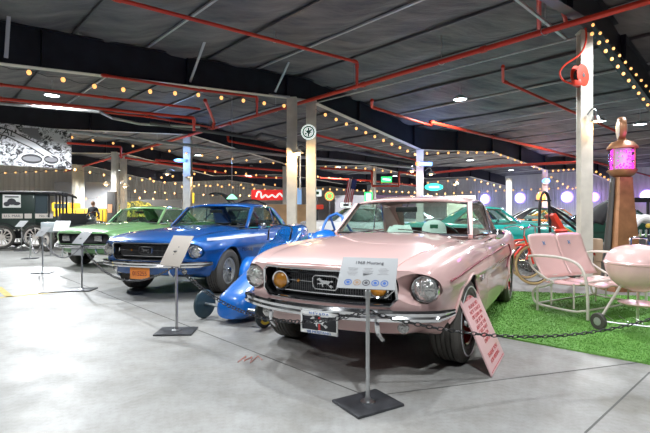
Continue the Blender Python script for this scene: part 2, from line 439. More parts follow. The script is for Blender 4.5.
        inner = [[p + Vector((0, -sg * .035, -.006)) for p in rw] for rw in outer]
        pil.grid(outer); pil.grid(inner)
        for k in range(n):
            for col in (0, 3):
                pil.add([outer[k][col], outer[k + 1][col], inner[k + 1][col], inner[k][col]], [(0, 1, 2, 3)])
        pil.build('rear_pillar', [rm], root, smooth=50); pil = MB()
    # windshield
    def lerp_grid(bl, bc, br, tl, tc, tr, n=12, m=6, bulge=.0):
        P2 = []
        for j in range(m + 1):
            w = j / m; row = []
            for i in range(n + 1):
                f = -1 + 2 * i / n; g = 1 - f * f
                b = (bl.lerp(br, i / n)) + (bc - (bl + br) / 2) * g; t = (tl.lerp(tr, i / n)) + (tc - (tl + tr) / 2) * g
                row.append(b.lerp(t, w))
            P2.append(row)
        return P2
    V = Vector; tz = topc(1).z - .008
    wsP = lerp_grid(V((bx, -yb + .015, ze)), V((ws0, 0, ze + .012)), V((bx, yb - .015, ze)), V((ws1, -yt - .0, tz)), V((ws1 + .055, 0, rows[0][10].z - .012)), V((ws1, yt, tz)))
    g = MB(); g.grid(wsP); g.build('windshield', 'glass', root, smooth=180)
    rgP = lerp_grid(V((rg + .03, -yb + .12, ze)), V((rg - .05, 0, ze + .01)), V((rg + .03, yb - .12, ze)), V((rt, -yt + .08, rows[-1][3].z - .01)), V((rt - .01, 0, rows[-1][10].z - .012)), V((rt, yt - .08, rows[-1][3].z - .01)))
    g = MB(); g.grid(rgP); g.build('rear_window', 'glass', root, smooth=180)
    for sg in (-1, 1):
        t0 = topc(sg); tf = V((rt + .17, sg * (yt + .02), rows[-3][0].z)); b2 = V((rt - .22, sg * (yb + .02), ze)); b0 = V((bx - .02, sg * yb, ze))
        g = MB(); g.grid([[b0, b0.lerp(b2, .5) + V((0, sg * .02, 0)), b2], [V((ws1 - .03, sg * (yt + .02), t0.z - .01)), V(((ws1 + rt) / 2, sg * (yt + .03), zr - .085)), tf]])
        g.build('side_window', 'glass', root, smooth=0)
        trim.tube([b0, V((ws1 - .03, sg * (yt + .028), t0.z)), V(((ws1 + rt) / 2, sg * (yt + .035), zr - .078)), tf, b2], .011, 6)
        trim.tube([V((bx - .02, sg * (yb + .035), ze - .012)), V((-1.5, sg * (yb + .055), ze - .02)), V((rt - .22, sg * (yb + .04), ze - .01))], .010, 6)
        if not far: trim.tube([V((-1.93, sg * (yb + .02), ze)), V((-1.86, sg * (yt + .05), zr - .10))], .009, 6)
    trim.tube([wsP[0][i] for i in range(13)] , .014, 6)
    trim.tube([wsP[-1][i] + V((.008, 0, .0)) for i in range(13)], .013, 6)
    trim.tube([w[0] + V((.01, -.004, .004)) for w in wsP], .014, 6); trim.tube([w[-1] + V((.01, .004, .004)) for w in wsP], .014, 6)
    trim.tube([rgP[0][i] for i in range(13)], .012, 6)
    trim.build('window_trim', pillars, root)
    # --- cabin
    dsh = MB(); dsh.box((ws0 - .30, 0, .83), (.34, 1.28, .18)); dsh.box((ws0 - .16, 0, .88), (.30, 1.30, .05)); dsh.build('dashboard', interior if interior != 'tan' else 'tan', root, bevel=.03)
    sx = ws0 - 1.05
    for sg in (-1, 1):
        s_ = MB(); s_.box((sx, sg * .33, .47), (.50, .50, .20)); s_.box((sx - .30, sg * .33, .73), (.14, .50, .52), M3=Matrix.Rotation(-.22, 3, 'Y')); s_.build('seat', interior, root, bevel=.04)
    s_ = MB(); s_.box((sx - .85, 0, .47), (.42, 1.1, .18)); s_.box((sx - 1.04, 0, .70), (.12, 1.1, .44), M3=Matrix.Rotation(-.2, 3, 'Y')); s_.build('rear_seat', interior, root, bevel=.04)
    cx, cy, cz = ws0 - .54, .36, .86
    T = Matrix.Translation((cx, cy, cz)) @ Matrix.Rotation(-1.15, 4, 'Y')
    sw = MB(); sw.tube([T @ V((.19 * math.cos(a), .19 * math.sin(a), 0)) for a in np.linspace(0, 2 * PI, 29)[:-1]], .012, 8, closed=True)
    for a in (.4, PI - .4, -PI / 2): sw.tube([T @ V((0, 0, -.03)), T @ V((.19 * math.sin(a), .19 * math.cos(a), 0))], .009, 6)
    sw.tube([T @ V((0, 0, 0)), T @ V((0, 0, -.25))], .02, 8); sw.build('steering_wheel', 'black', root)
    mr = MB(); mr.box((ws1 + .13, 0, tz - .06), (.02, .24, .055)); mr.beam((ws1 + .12, 0, tz - .05), (ws1 + .05, 0, tz + .02), .015, .015); mr.build('rear_view_mirror', 'black', root, bevel=.008)
    if not far:
        for y0 in (-.02, .46):
            wp = MB(); a = V((ws0 + .06, y0 - .02, ze + .015)); b = V((ws0 - .085, y0 - .45 if y0 > 0 else y0 - .48, ze + .05))
            wp.tube([a, a.lerp(b, .5) + V((.01, 0, .012)), b], .006, 6); wp.build('wiper', 'chrome', root)
        for sg in (1,):
            y = B.side_y(-.98, .86); mm = MB(); mm.tube([(-.98, sg * (y - .05), .87), (-.97, sg * (y + .05), .93)], .010, 8)
            T = Matrix.Translation((-.96, sg * (y + .075), .965)) @ Matrix.Rotation(PI / 2, 4, 'Y') @ Matrix.Diagonal((.8, 1.2, 1, 1))
            mm.lathe([(.001, .045), (.03, .04), (.055, .02), (.062, -.01), (.06, -.02), (.001, -.016)], T, 20); mm.build('side_mirror', 'chrome', root)
    # --- front end
    fx = lambda y, z: xf + B.dx(xf, y, z)
    def bumper(front=True):
        mb = MB(); rows2 = []
        for i in range(37):
            f = -1 + 2 * i / 36; a = abs(f); 
            yy = .895 * math.sin(a * PI / 2 * .98) if a < 1 else .89
            ang = a ** 5; yy = .795 * min(1, a / .9) if a < .9 else .795 + .05 * (a - .9) / .1
            if a < .9: xx = .915 - .235 * (yy / .795) ** 2.3
            else: xx = .68 - (a - .9) / .1 * .20
            drop = 0; r2 = []
            for (dx_, dz) in [(-.035, .036), (-.01, .044), (.010, .040), (.018, .022), (.010, .0), (.020, -.014), (.015, -.034), (-.008, -.043), (-.035, -.034)]:
                k = 1 if a < .9 else 1 - (a - .9) / .1 * .45
                nx_, ny_ = (1, .25 * a * a) if a < .88 else (.35, 1)
                l = math.hypot(nx_, ny_)
                r2.append(V((xx + dx_ * nx_ / l, math.copysign(yy + dx_ * ny_ / l, f), .482 + dz * k)))
            rows2.append(r2)
        if not front:
            for r3 in rows2:
                for p in r3: p.x = -(p.x) + (B.xr + B.xf)
        mb.grid(rows2, 0, closed_u=True); return mb
    dxf = xf - .84
    b_ = bumper(); b_.v = [(v[0] + dxf, v[1], v[2]) for v in b_.v]; b_.build('front_bumper', 'chrome', root)
    b_ = bumper(False); b_.build('rear_bumper', 'chrome', root)
    if not far and fog is not None:
        for sg in (-1, 1):
            g = MB(); g.tube(smoothpath([(xf + .0, sg * .42, .46), (xf + .01, sg * .425, .42), (xf - .0, sg * .43, .36), (xf - .06, sg * .435, .31)], 4), .017, 8); g.build('bumper_guard', 'chrome', root)
    if grille:
        gx = xf - .09; gm = (g0 + g1) / 2; ys_ = np.linspace(-gy + .015, gy - .015, 21)
        gr = MB(); gr.grid([[V((gx - .012 + gcv(y), y, z)) for y in ys_] for z in (g0 + .002, g1 - .002)], 0)
        gr.build('grille_backing', 'matblack', root, smooth=0)
        gr = MB()
        if not far:
            for k in range(int((2 * gy - .1) / .019)):
                y = -gy + .06 + k * .019; gr.box((gx + .008 + gcv(y), y, gm), (.012, .005, g1 - g0 - .05), 1)
            for k in range(11): gr.tube([V((gx + .014 + gcv(y), y, g0 + .03 + k * .020)) for y in ys_[1:-1]], .0016, 4, 1)
        else:
            for k in range(9): gr.tube([V((gx + .014 + gcv(y), y, g0 + .03 + k * .024)) for y in ys_[1:-1]], .003, 4, 1)
        go = gr.build('grille', ['black', M['gunmetal']], root, smooth=0)
        if grille == 'mustang':
            fr = MB()
            def loop(ins, x, r):
                yy, a, b = gy - ins, g0 + ins, g1 - ins
                xs_ = list(np.linspace(-yy + .05, yy - .05, 15))
                pl = [(-yy, a + .05)] + [(y, a) for y in xs_] + [(yy, a + .05), (yy - .01, b - .03)] + [(y, b) for y in xs_[::-1]] + [(-yy + .01, b - .03)]
                fr.tube([V((x + gcv(p[0]) + (B.P.get('lean', .12) * (p[1] - .5) if ins < .01 else 0), p[0], p[1])) for p in pl], r, 6, closed=True)
            loop(.002, xf + .004, .010); loop(.045, gx + .03, .007)
            fr.build('grille_trim', 'chrome', root)
            cor = MB(); w_, h_ = .105, .052
            cor.tube([V((gx + .035, a * .95, .662 + b * .92)) for a, b in [(-w_, -h_ + .02), (-w_ + .02, -h_), (w_ - .02, -h_), (w_, -h_ + .02), (w_ + .006, h_ - .02), (w_ - .015, h_), (-w_ + .015, h_), (-w_ - .006, h_ - .02)]], .0055, 6, closed=True)
            for a in (-1, 1): cor.tube([V((gx + .03 + gcv(y), a * y, .662)) for y in np.linspace(w_, gy - .05, 8)], .0035, 6)
            co_ = cor.build('emblem_frame', 'chrome', go)
            hs = MB(); hs.prism([(-a * .135, b * .135) for a, b in HORSE], 0, .012, basis((0, 1, 0), (0, 0, 1), (1, 0, 0), (gx + .03, 0, .660))); hs.build('horse_emblem', 'chrome', co_, smooth=0)
            if not far:
                st = MB(); st.prism([(-.014 + .0, 0), (0, -.014), (.014, 0), (0, .014)], 0, .01, basis((0, 1, 0), (0, 0, 1), (1, 0, 0), (gx + .03 + gcv(.235), -.235, .662))); st.build('badge', 'amber', go, smooth=0)
        if fog:
            for sg in (-1, 1):
                T = basis((0, 1, 0), (0, 0, 1), (1, 0, 0), (gx + .012 + gcv(.40), sg * .40, .655))
                fl = MB(); fl.lathe([(.078, 0), (.078, .045), (.071, .052), (.062, .048), (.058, .03)], T, 32); f_ = fl.build('fog_light', 'chrome', root)
                fl = MB(); fl.lathe([(.059, .03), (.046, .042), (.02, .048), (.001, .05)], T, 28); fl.build('fog_lens', 'amber', f_)
        if grille == 'shelby':
            for sg in (-1, 1):
                fl = MB(); fl.box((gx + .05 + gcv(.40), sg * .42, .65), (.05, .20, .125)); f_ = fl.build('driving_light', 'chrome', root, bevel=.015)
                fl = MB(); fl.box((gx + .078 + gcv(.40), sg * .42, .65), (.006, .175, .10)); fl.build('driving_light_lens', 'lens', f_, bevel=.002)
    if headlight == 'round':
        for sg in (-1, 1):
            x0 = fx(hy, hz) + (-.045 if not far else .0)
            T = basis((0, 1, 0), (0, 0, 1), (1, 0, 0), (x0, sg * hy, hz))
            fl = MB(); fl.lathe([(.093, -.03), (.093, .010), (.088, .019), (.082, .014), (.078, .002)], T, 36); f_ = fl.build('headlight', 'chrome', root)
            fl = MB(); fl.lathe([(.082, .004), (.070, .016), (.042, .027), (.001, .032)], T, 32); fl.build('headlight_lens', 'lens', f_)
    for sg in (-1, 1):
        if far: break
        T = basis((0, 1, 0), (0, 0, 1), (1, 0, 0), (fx(.56, .39) + .01, sg * .56, .39))
        fl = MB(); fl.lathe([(.04, -.01), (.04, .008), (.03, .014), (.001, .016)], T, 20); fl.build('turn_signal', 'lens', root)
    for sg in (-1, 1):
        tl = MB()
        for k in range(3):
            tl = MB(); tl.box((B.xr - .035, sg * (.48 + .09 * k), .70), (.03, .06, .16)); tl.build('tail_light', 'redlens', root, bevel=.01)
    # --- wheels
    for x in (0, -wb):
        for sg in (-1, 1):
            wheel(root, x, sg * .745, style=wheels, disc=disc, stripe=stripe, steer=steer if x == 0 else 0)
    return root, B
M['liner'] = mat('beige_headliner', (.16, .13, .10), .8)
M['gunmetal'] = mat('grille_bar', (.20, .20, .21), .35, .6)
def carpaint(name, col, flake=.0, rough=.35, metal=.0):
    return mat(name, col, rough, metal, 1.0, coat_r=.04)

# ------------------------------------------------------------------ setting: floor, ceiling, walls, frame
def floor_mat():
    m = mat('polished_concrete', (.42, .42, .41), .32); nt = m.node_tree; b = nt.nodes['Principled BSDF']
    tc = nt.nodes.new('ShaderNodeTexCoord')
    def noise(sc, det, rough=.6):
        n = nt.nodes.new('ShaderNodeTexNoise'); n.inputs['Scale'].default_value = sc; n.inputs['Detail'].default_value = det; n.inputs['Roughness'].default_value = rough
        nt.links.new(tc.outputs['Object'], n.inputs['Vector']); return n
    def ramp(n, a, b_, c0, c1):
        r = nt.nodes.new('ShaderNodeValToRGB'); r.color_ramp.elements[0].position = a; r.color_ramp.elements[1].position = b_
        r.color_ramp.elements[0].color = (*c0, 1); r.color_ramp.elements[1].color = (*c1, 1); nt.links.new(n.outputs['Fac'], r.inputs['Fac']); return r
    def mul(x, y, f=1):
        k = nt.nodes.new('ShaderNodeMix'); k.data_type = 'RGBA'; k.blend_type = 'MULTIPLY'; k.inputs[0].default_value = f
        nt.links.new(x, k.inputs[6]); nt.links.new(y, k.inputs[7]); return k.outputs[2]
    r1 = ramp(noise(.55, 8), .35, .68, (.26, .26, .25), (.42, .42, .415))
    r2 = ramp(noise(3.2, 8, .7), .34, .62, (.76, .74, .70), (1, 1, 1))
    r3 = ramp(noise(26, 6, .75), .36, .56, (.86, .85, .83), (1, 1, 1))
    r4 = ramp(noise(1.3, 3, .5), .30, .36, (.72, .69, .62), (1, 1, 1))
    o = mul(mul(mul(r1.outputs[0], r2.outputs[0]), r3.outputs[0]), r4.outputs[0], .7)
    nt.links.new(o, b.inputs['Base Color'])
    rr = ramp(noise(1.7, 6), .3, .7, (.38, .38, .38), (.62, .62, .62)); nt.links.new(rr.outputs[0], b.inputs['Roughness'])
    return m
M['floor'] = floor_mat()
fl = MB(); fl.add([(-45, -8, 0), (45, -8, 0), (45, 75, 0), (-45, 75, 0)], [(0, 1, 2, 3)])
struct(fl.build('floor', 'floor', smooth=0))
# ceiling: insulation blanket sagging between the purlins, following the two roof pitches
PROF = [(-26, 3.55), (0, 5.15), (5.43, 4.42), (11, 4.88), (16.8, 4.40), (22.4, 4.85), (28, 4.4)]
def zceil(s): return float(np.interp(s, [p[0] for p in PROF], [p[1] for p in PROF]))
PUR = [-.25 - 1.45 * k for k in range(0, 18)][::-1] + [1.1, 2.5, 3.9, 5.3] + [5.43 + 1.4 * k for k in range(1, 17)]
def ceil_mat():
    m = mat('faced_insulation', (.115, .115, .122), .65, spec=.2); nt = m.node_tree; b = nt.nodes['Principled BSDF']
    tc = nt.nodes.new('ShaderNodeTexCoord'); mp = nt.nodes.new('ShaderNodeMapping'); mp.inputs['Rotation'].default_value = (0, 0, math.radians(-42.6))
    mp.inputs['Scale'].default_value = (.6, 2.2, 1)
    nt.links.new(tc.outputs['Object'], mp.inputs[0])
    n = nt.nodes.new('ShaderNodeTexNoise'); n.inputs['Scale'].default_value = 1.2; n.inputs['Detail'].default_value = 6; n.inputs['Roughness'].default_value = .6
    nt.links.new(mp.outputs[0], n.inputs['Vector'])
    r = nt.nodes.new('ShaderNodeValToRGB'); r.color_ramp.elements[0].color = (.10, .10, .115, 1); r.color_ramp.elements[1].color = (.27, .26, .25, 1)
    r.color_ramp.elements[0].position = .3; r.color_ramp.elements[1].position = .75
    nt.links.new(n.outputs['Fac'], r.inputs[0]); nt.links.new(r.outputs[0], b.inputs['Base Color'])
    bp = nt.nodes.new('ShaderNodeBump'); bp.inputs['Strength'].default_value = .8; bp.inputs['Distance'].default_value = .12
    nt.links.new(n.outputs['Fac'], bp.inputs['Height']); nt.links.new(bp.outputs[0], b.inputs['Normal'])
    return m
M['ceil'] = ceil_mat()
cb_ = MB(); ss = []
for a, b in zip(PUR[:-1], PUR[1:]):
    for k in range(5): ss.append((a + (b - a) * k / 5, math.sin(PI * k / 5)))
ts = [-24 + 1.1 * k for k in range(62)]
cb_.grid([[G(s, t, zceil(s) - (.13 + .05 * math.sin(t * 2.3 + s * 3)) * sag + .02 * math.sin(t * 4.1 + s)) for t in ts] for s, sag in ss])
struct(cb_.build('ceiling', 'ceil', smooth=180))
M['wallwhite'] = mat('white_wall_paint', (.50, .50, .52), .6, noise=.06, nscale=1)
def ribbed(name, col):
    m = mat(name, col, .5); nt = m.node_tree; b = nt.nodes['Principled BSDF']
    tc = nt.nodes.new('ShaderNodeTexCoord'); w = nt.nodes.new('ShaderNodeTexWave'); w.inputs['Scale'].default_value = 1.6
    nt.links.new(tc.outputs['UV'] if False else tc.outputs['Object'], w.inputs[0]); bp = nt.nodes.new('ShaderNodeBump'); bp.inputs['Distance'].default_value = .012
    nt.links.new(w.outputs['Fac'], bp.inputs['Height']); nt.links.new(bp.outputs[0], b.inputs['Normal']); return m
M['ribbed'] = ribbed('ribbed_wall_panel', (.70, .67, .60))
TW, SW, SL = 27.5, 28.5, -25
def wall(name, p, q, z1, m, z0=0, th=.2):
    mb = MB(); p, q = V2(p), V2(q); d = (q - p); L = d.length; d.normalize(); n = Vector((d.y, -d.x, 0))
    k = int(L / .30); pts = []       # corrugated sheet: real ribs
    ring = []
    for i in range(k + 1):
        for a, o in ((0, 0), (.12, 0), (.16, .03), (.26, .03)):
            ring.append(p + d * min(L, (i * .30 + a)) - n * o)
    mb.grid([[r + Vector((0, 0, z0)) for r in ring], [r + Vector((0, 0, z1)) for r in ring]])
    return struct(mb.build(name, m, smooth=0, solid=.05))
def V2(p): return Vector((p[0], p[1], 0))
wall('wall_back', G(SL, TW), G(SW, TW), 5.3, 'ribbed')
wall('wall_right', G(SW, TW), G(SW, -24), 5.3, 'wallwhite')
wall('wall_left', G(SL, -24), G(SL, TW), 5.3, 'wallwhite')
wall('wall_front', G(SW, -24), G(SL, -24), 5.5, 'wallwhite')
# purlins
def thing(mb, name, m, label, cat, group=None, **k):
    return tag(mb.build(name, m, **k), label, cat, group)
for i, s in enumerate(PUR[8:]):
    mb = MB(); z = zceil(s) - .06
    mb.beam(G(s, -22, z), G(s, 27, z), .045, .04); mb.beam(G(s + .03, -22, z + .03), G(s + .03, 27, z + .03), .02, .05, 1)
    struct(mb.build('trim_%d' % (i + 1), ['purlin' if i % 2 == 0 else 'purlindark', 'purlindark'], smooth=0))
# rigid frames: tapered rafters on columns
def zbot(s): return float(np.interp(s, [-26, -8, -.16, .16, 5.43, 11, 16.8, 22.4, 28], [2.6, 3.80, 4.43, 4.43, 3.55, 3.98, 3.55, 3.98, 3.55]))
FR = [-7.24, 0, 7.6, 15.4, 23]
for i, t in enumerate(FR):
    mb = MB(); sv = [-25] + [-8, -.16, .16, 5.43, 11, 16.8, 22.4, 28] if True else 0
    for a, b in zip(sv[:-1], sv[1:]):
        for (w, f0, f1, mi) in ((.012, 0, 1, 0), (.18, 0, 0, 0 if t < -2 else 1), (.18, 1, 1, 0)):
            za0, za1, zb0, zb1 = zbot(a), zceil(a) - .10, zbot(b), zceil(b) - .10
            pa, pb = G(a, t), G(b, t); n = UD * (w / 2)
            if w < .1: q = [za0, za1, zb0, zb1]
            elif f0 == 0: q = [za0 - .012, za0, zb0 - .012, zb0]
            else: q = [za1 - .012, za1, zb1 - .012, zb1]
            vs = [pa - n + Vector((0, 0, q[0])), pa + n + Vector((0, 0, q[0])), pa - n + Vector((0, 0, q[1])), pa + n + Vector((0, 0, q[1])),
                  pb - n + Vector((0, 0, q[2])), pb + n + Vector((0, 0, q[2])), pb - n + Vector((0, 0, q[3])), pb + n + Vector((0, 0, q[3]))]
            mb.add(vs, [(0, 1, 3, 2), (4, 6, 7, 5), (0, 4, 5, 1), (2, 3, 7, 6), (0, 2, 6, 4), (1, 5, 7, 3)], mi)
    for s in np.arange(-24, 28, 1.45 * 2):     # web stiffeners
        mb.box(tuple(G(s, t, (zbot(s) + zceil(s) - .1) / 2)), (.012, .19, zceil(s) - .12 - zbot(s)), 0, rz=math.atan2(VD.y, VD.x))
    lb = mb.build('roof_beam', ['beam', M['column']], smooth=0)
    where = ['running off the right edge above the hose reel', 'nearest across the upper left with a bright lamp reflection',
             'directly above the black and white banner', 'third back across the hall', 'farthest back near the rear wall'][i]
    tag(lb, 'dark steel rafter of the roof frame, ' + where, 'beam', 'steel roof beams')
def column(P, top, w, label, name='steel_column', rz=None, fl=None):
    mb = MB(); rz = math.atan2(UD.y, UD.x) if rz is None else rz
    R = Matrix.Rotation(rz, 3, 'Z'); P = Vector((P[0], P[1], 0)); d = fl or w
    for a in (-1, 1): mb.box(P + R @ Vector((a * (w / 2 - .008), 0, top / 2)), (.016, d, top), rz=rz)
    mb.box(P + Vector((0, 0, top / 2)), (w - .03, .012, top), rz=rz)
    mb.box(P + Vector((0, 0, .012)), (w + .08, d + .08, .024), rz=rz); mb.box(P + Vector((0, 0, top - .01)), (w + .03, d + .03, .02), rz=rz)
    return thing(mb, name, 'column', label, 'column', smooth=0)
column(px(584.5, 0, 8.1), 4.43, .20, 'pale grey steel column carrying the red hose reel', rz=1.45, fl=.20)
column(G(-.02, 0) + Vector((.12, 0, 0)), 4.43, .26, 'pale grey steel column wearing the round white horse sign', rz=1.5, fl=.27)
column(px(292, 0, 12.6), 4.40, .25, 'warmly lit pale column just left of the round horse sign column', rz=1.5, fl=.26)
column(G(5.43, 0), 3.53, .26, 'pale column with the blue and orange light bar behind the pink car roof', rz=1.4, fl=.26)
column(G(16.8, 0), 3.55, .26, 'slender far column lit orange at its foot behind the roll cage', rz=1.2)
column(G(0, 7.6) , 4.43, .30, 'column behind the blue car with the blue and white lamp', rz=1.6, fl=.30)
column(G(0, 15.2), 4.43, .32, 'column behind the green car, right one of the pair', rz=1.6, fl=.26)
column(px(115, 0, 23.8), 4.43, .32, 'column behind the green car, left one of the pair', rz=1.6, fl=.26)
column(px(81, 0, 29.5), 4.3, .30, 'brownish far column beside the yellow truck, right one', rz=1.6)
column(px(75, 0, 28.5), 4.3, .25, 'brownish far column beside the yellow truck, left one', rz=1.6)
column(G(5.43, 8.0), 3.53, .34, 'far column above the blue car roof', rz=1.5)
column(px(509, 0, 30), 3.55, .25, 'thin distant column between two round blue wall lights')
column(G(11.2, 7.3), 3.9, .2, 'slim distant column behind the pink car windshield')

# --- flat brace bars near the roof
def bar(p, q, label, w=.05, h=.05, m='purlin', name='brace_bar'):
    mb = MB(); mb.beam(p, q, w, h); return thing(mb, name, m, label, 'brace', smooth=0)
bar(pz(6, 58, 3.95), pz(10, -6, 5.0), 'grey flange brace hanging at the top left corner', .06, .04)
bar(pz(190, 82, 4.25), pz(206, 38, 4.85), 'grey diagonal brace in the middle of the near beam', .05, .03)
bar(pz(275, 92, 4.35), pz(289, 62, 5.0), 'grey diagonal brace near the column end of the near beam', .05, .03)
bar(pz(515, -2, 4.75), pz(568, 40, 4.40), 'grey diagonal brace left of the hose reel column', .05, .04)
# --- pipes and conduits
def under(p):       # services hang below the blanket, far ones below the rafters
    p = Vector(p); e = Vector((0, 0, H))
    for _ in range(80):
        s = (p - A0).dot(VD); lim = (zceil(s) - .30) if p.y < 12.2 else (zbot(s) - .12)
        if p.z <= lim: break
        p = e + (p - e) * .985
    return p
def pipe(pts, r, label, m='redpipe', cat='pipe', name='sprinkler_pipe', fit=True, hang=()):
    pts = [under(p) for p in pts]; mb = MB()
    for a, b in zip(pts[:-1], pts[1:]): mb.cyl(a, b, r, 10)
    root = thing(mb, name, m, label, cat)
    if fit:
        for a, b in zip(pts[:-1], pts[1:]):
            d = (b - a).normalized(); L = (b - a).length; n = int(L / 3.0)
            for k in range(n + 1):
                c = a + d * (.08 + (L - .16) * (k / max(1, n))); f = MB(); f.cyl(c - d * .05, c + d * .05, r * 1.28, 10); f.build('pipe_coupling', m, root)
    for p in hang:
        h = MB(); p = Vector(p); h.cyl(p, p + Vector((0, 0, .55)), .006, 6); h.tube([p + Vector((0, .0, 0)) + V3(r * 1.35 * math.cos(a), 0, r * 1.35 * math.sin(a)) for a in np.linspace(0, 2 * PI, 13)[:-1]], .008, 6, closed=True)
        h.build('pipe_hanger', 'galv', root)
    return root
def V3(x, y, z): return Vector((x, y, z))
m0, m1 = pz(700, -14, 4.32), pz(50, 176, 4.32)
pipe([m0, m1], .052, 'thick red sprinkler main running the length of the hall', hang=[m0.lerp(m1, k) for k in (.05, .10, .16, .24, .34, .46)])
pipe([px(112, -2, 6.9), px(357, 62, 10.4), px(357, 86, 10.7)], .035, 'red branch pipe crossing the upper left to the main', hang=[px(275, 40.5, 9.3)])
pipe([px(558, -5, 8.9), px(566, 22, 8.9)], .035, 'short red riser left of the hose reel column, right one')
pipe([px(539, -5, 9.2), px(539, 33, 9.2)], .04, 'short red riser left of the hose reel column, left one')
pipe([px(503, 66, 11.5), px(503, 81, 11.5), px(620, 133, 14.5)], .035, 'red branch pipe running down behind the hose reel column')
pipe([px(-5, 84, 8.9), px(101, 97, 9.8), px(200, 109, 11.0)], .03, 'upper thin red pipe on the left below the near beam')
pipe([px(-5, 98, 9.6), px(194, 118, 11.6), px(194, 131, 11.7)], .035, 'lower thin red pipe on the left with a short drop')
pipe([px(101, 75, 9.0), px(200, 90, 10.4), px(257, 97, 11.2), px(257, 115, 11.4)], .03, 'thin red pipe along the foot of the near beam')
pipe([px(205, 100, 13), px(214, 122, 14.8), px(213, 129, 15)], .04, 'short slanting red pipe beside the two columns')
pipe([px(67, 143, 15.2), px(121, 147, 16.5), px(121, 157, 16.6)], .035, 'thin red pipe right of the black and white banner')
pipe([px(155, 160, 22), px(286, 171, 26)], .05, 'distant red pipe crossing above the blue car')
pipe([px(228, 134, 16.5), px(228, 141, 16.5), px(289, 152, 18)], .04, 'short red pipe left of the warm lit column')
pipe([px(316, 135, 15.5), px(416, 160, 20)], .04, 'red pipe between the horse sign and the far column')
pipe([px(372, 100, 14), px(372, 107, 14), px(432, 126, 16.5)], .04, 'red branch pipe high to the right of the horse sign')
pipe([px(430, 122, 17), px(540, 148, 22), px(650, 176, 28)], .05, 'distant red pipe crossing the right half of the ceiling')
pipe([px(431, 173, 18.6), px(500, 166, 17.6), px(582, 162, 15.6)], .05, 'distant red pipe rising towards the hose reel column')
pipe([px(320, 168, 20), px(372, 171, 20.5), px(372, 186, 20.5), px(399, 186, 20.6), px(399, 172, 20.6), px(416, 174, 21)], .045, 'stepped red pipe around the hanging green sign')
pipe([px(0, 102, 12.6), px(150, 117, 14.5), px(215, 128, 16)], .03, 'far thin red pipe at the left above the banner')
pipe([px(120, 157, 24), px(250, 177, 30), px(290, 178, 31)], .06, 'lowest distant red pipe behind the blue car')
pipe([px(320, 178, 26), px(372, 181, 27), px(420, 186, 30)], .05, 'lowest distant red pipe behind the pink car')
cnd = dict(m='galv', name='conduit', fit=False, cat='conduit')
pipe([px(-5, 103, 12), px(100, 112, 13), px(112, 118, 13.2), px(140, 124, 13.5), px(200, 127, 14)], .04, 'grey conduit on the left with a shallow bend', **cnd)
pipe([px(67, 131, 15), px(150, 141, 16.2), px(289, 156, 18), px(420, 168, 21)], .06, 'long pale conduit crossing the hall at mid height', **cnd)
pipe([px(150, 123, 13.5), px(255, 138, 15), px(261, 134, 15), px(300, 143, 16), px(420, 163, 19)], .06, 'dark drain pipe with a jog crossing above the blue car', m='purlindark', name='drain_pipe', fit=False)
pipe([px(200, 86, 12), px(290, 97, 12.5)], .03, 'pale conduit just under the near beam', **cnd)
pipe([px(315, 103, 13), px(580, 37, 8.2)], .02, 'thin white conduit rising to the hose reel column', **cnd)
pipe([px(300, 150, 14), px(300, 190, 14)], .03, 'vertical conduit strapped between the two centre columns', **cnd)
# --- string lights
M['bulbsock'] = M['cable']
def string(pts, n, label, sag=.05, r=.045, group='festoon strings of warm bulbs'):
    pts = [Vector(p) for p in pts]; L = [0]
    for a, b in zip(pts[:-1], pts[1:]): L.append(L[-1] + (b - a).length)
    def at(d):
        for i in range(len(pts) - 1):
            if d <= L[i + 1] + 1e-6: return pts[i].lerp(pts[i + 1], (d - L[i]) / (L[i + 1] - L[i]))
        return pts[-1]
    cp = []; 
    for k in range(n * 2 - 1):
        p = at(L[-1] * k / (n * 2 - 2)); cp.append(p - Vector((0, 0, sag * (k % 2))))
    c = MB(); c.tube(cp, .006, 5)
    o = thing(c, 'string_light', 'cable', label, 'string light', group)
    bp = None
    for k in range(n):
        p = cp[k * 2]
        if bp is None:
            b = MB(); b.sphere((0, 0, -.05), r, 10, sc=(1, 1, 1.15)); b.cyl((0, 0, -.03), (0, 0, 0), .015, 6, 1); bp = b.build('bulb', ['bulb', 'cable'], o, loc=p); 
        else:
            q = bp.copy(); C.objects.link(q); q.parent = o; q.location = p
    return o
string([px(-8, 63, 8.4), px(20, 68, 8.6), px(104, 86, 9.6), px(200, 93, 11), px(284, 104, 12.2)], 12, 'string of warm bulbs under the near beam at upper left')
string([px(314, 108, 13), px(415, 153, 16.4)], 12, 'string of bulbs from the horse sign column down to the light bar column')
string([px(427, 152, 17), px(493, 151, 20.2), px(545, 170, 24)], 16, 'gable shaped string of bulbs right of the light bar column')
string([px(592, 31, 7.75), px(652, 108, 10.2)], 12, 'bright string of bulbs descending right of the hose reel column, lower row', r=.03)
string([px(593, 22, 7.6), px(655, 94, 10.0)], 12, 'bright string of bulbs descending right of the hose reel column, upper row', r=.025)
string([px(553, 170, 24.5), px(578, 168, 27)], 6, 'short string of bulbs left of the hose reel column low down', r=.05)
string([px(592, 168, 22), px(612, 181, 24)], 6, 'short string of bulbs left of the gas pump', r=.05)
string([px(72, 136, 15.5), px(150, 147, 16.4), px(215, 156, 18), px(286, 163, 20)], 14, 'string of bulbs crossing behind the right end of the banner', r=.04)
string([px(-5, 172, 15.2), px(66, 169, 15.6)], 8, 'string of bulbs along the bottom edge of the banner', r=.03)
string([px(60, 166, 22), px(115, 176, 24), px(178, 183, 27), px(285, 190, 30)], 20, 'distant string of bulbs above the green car', r=.06)
string([px(125, 190, 30), px(200, 194, 31), px(286, 196, 31)], 18, 'lowest distant string of bulbs above the blue car', r=.055)
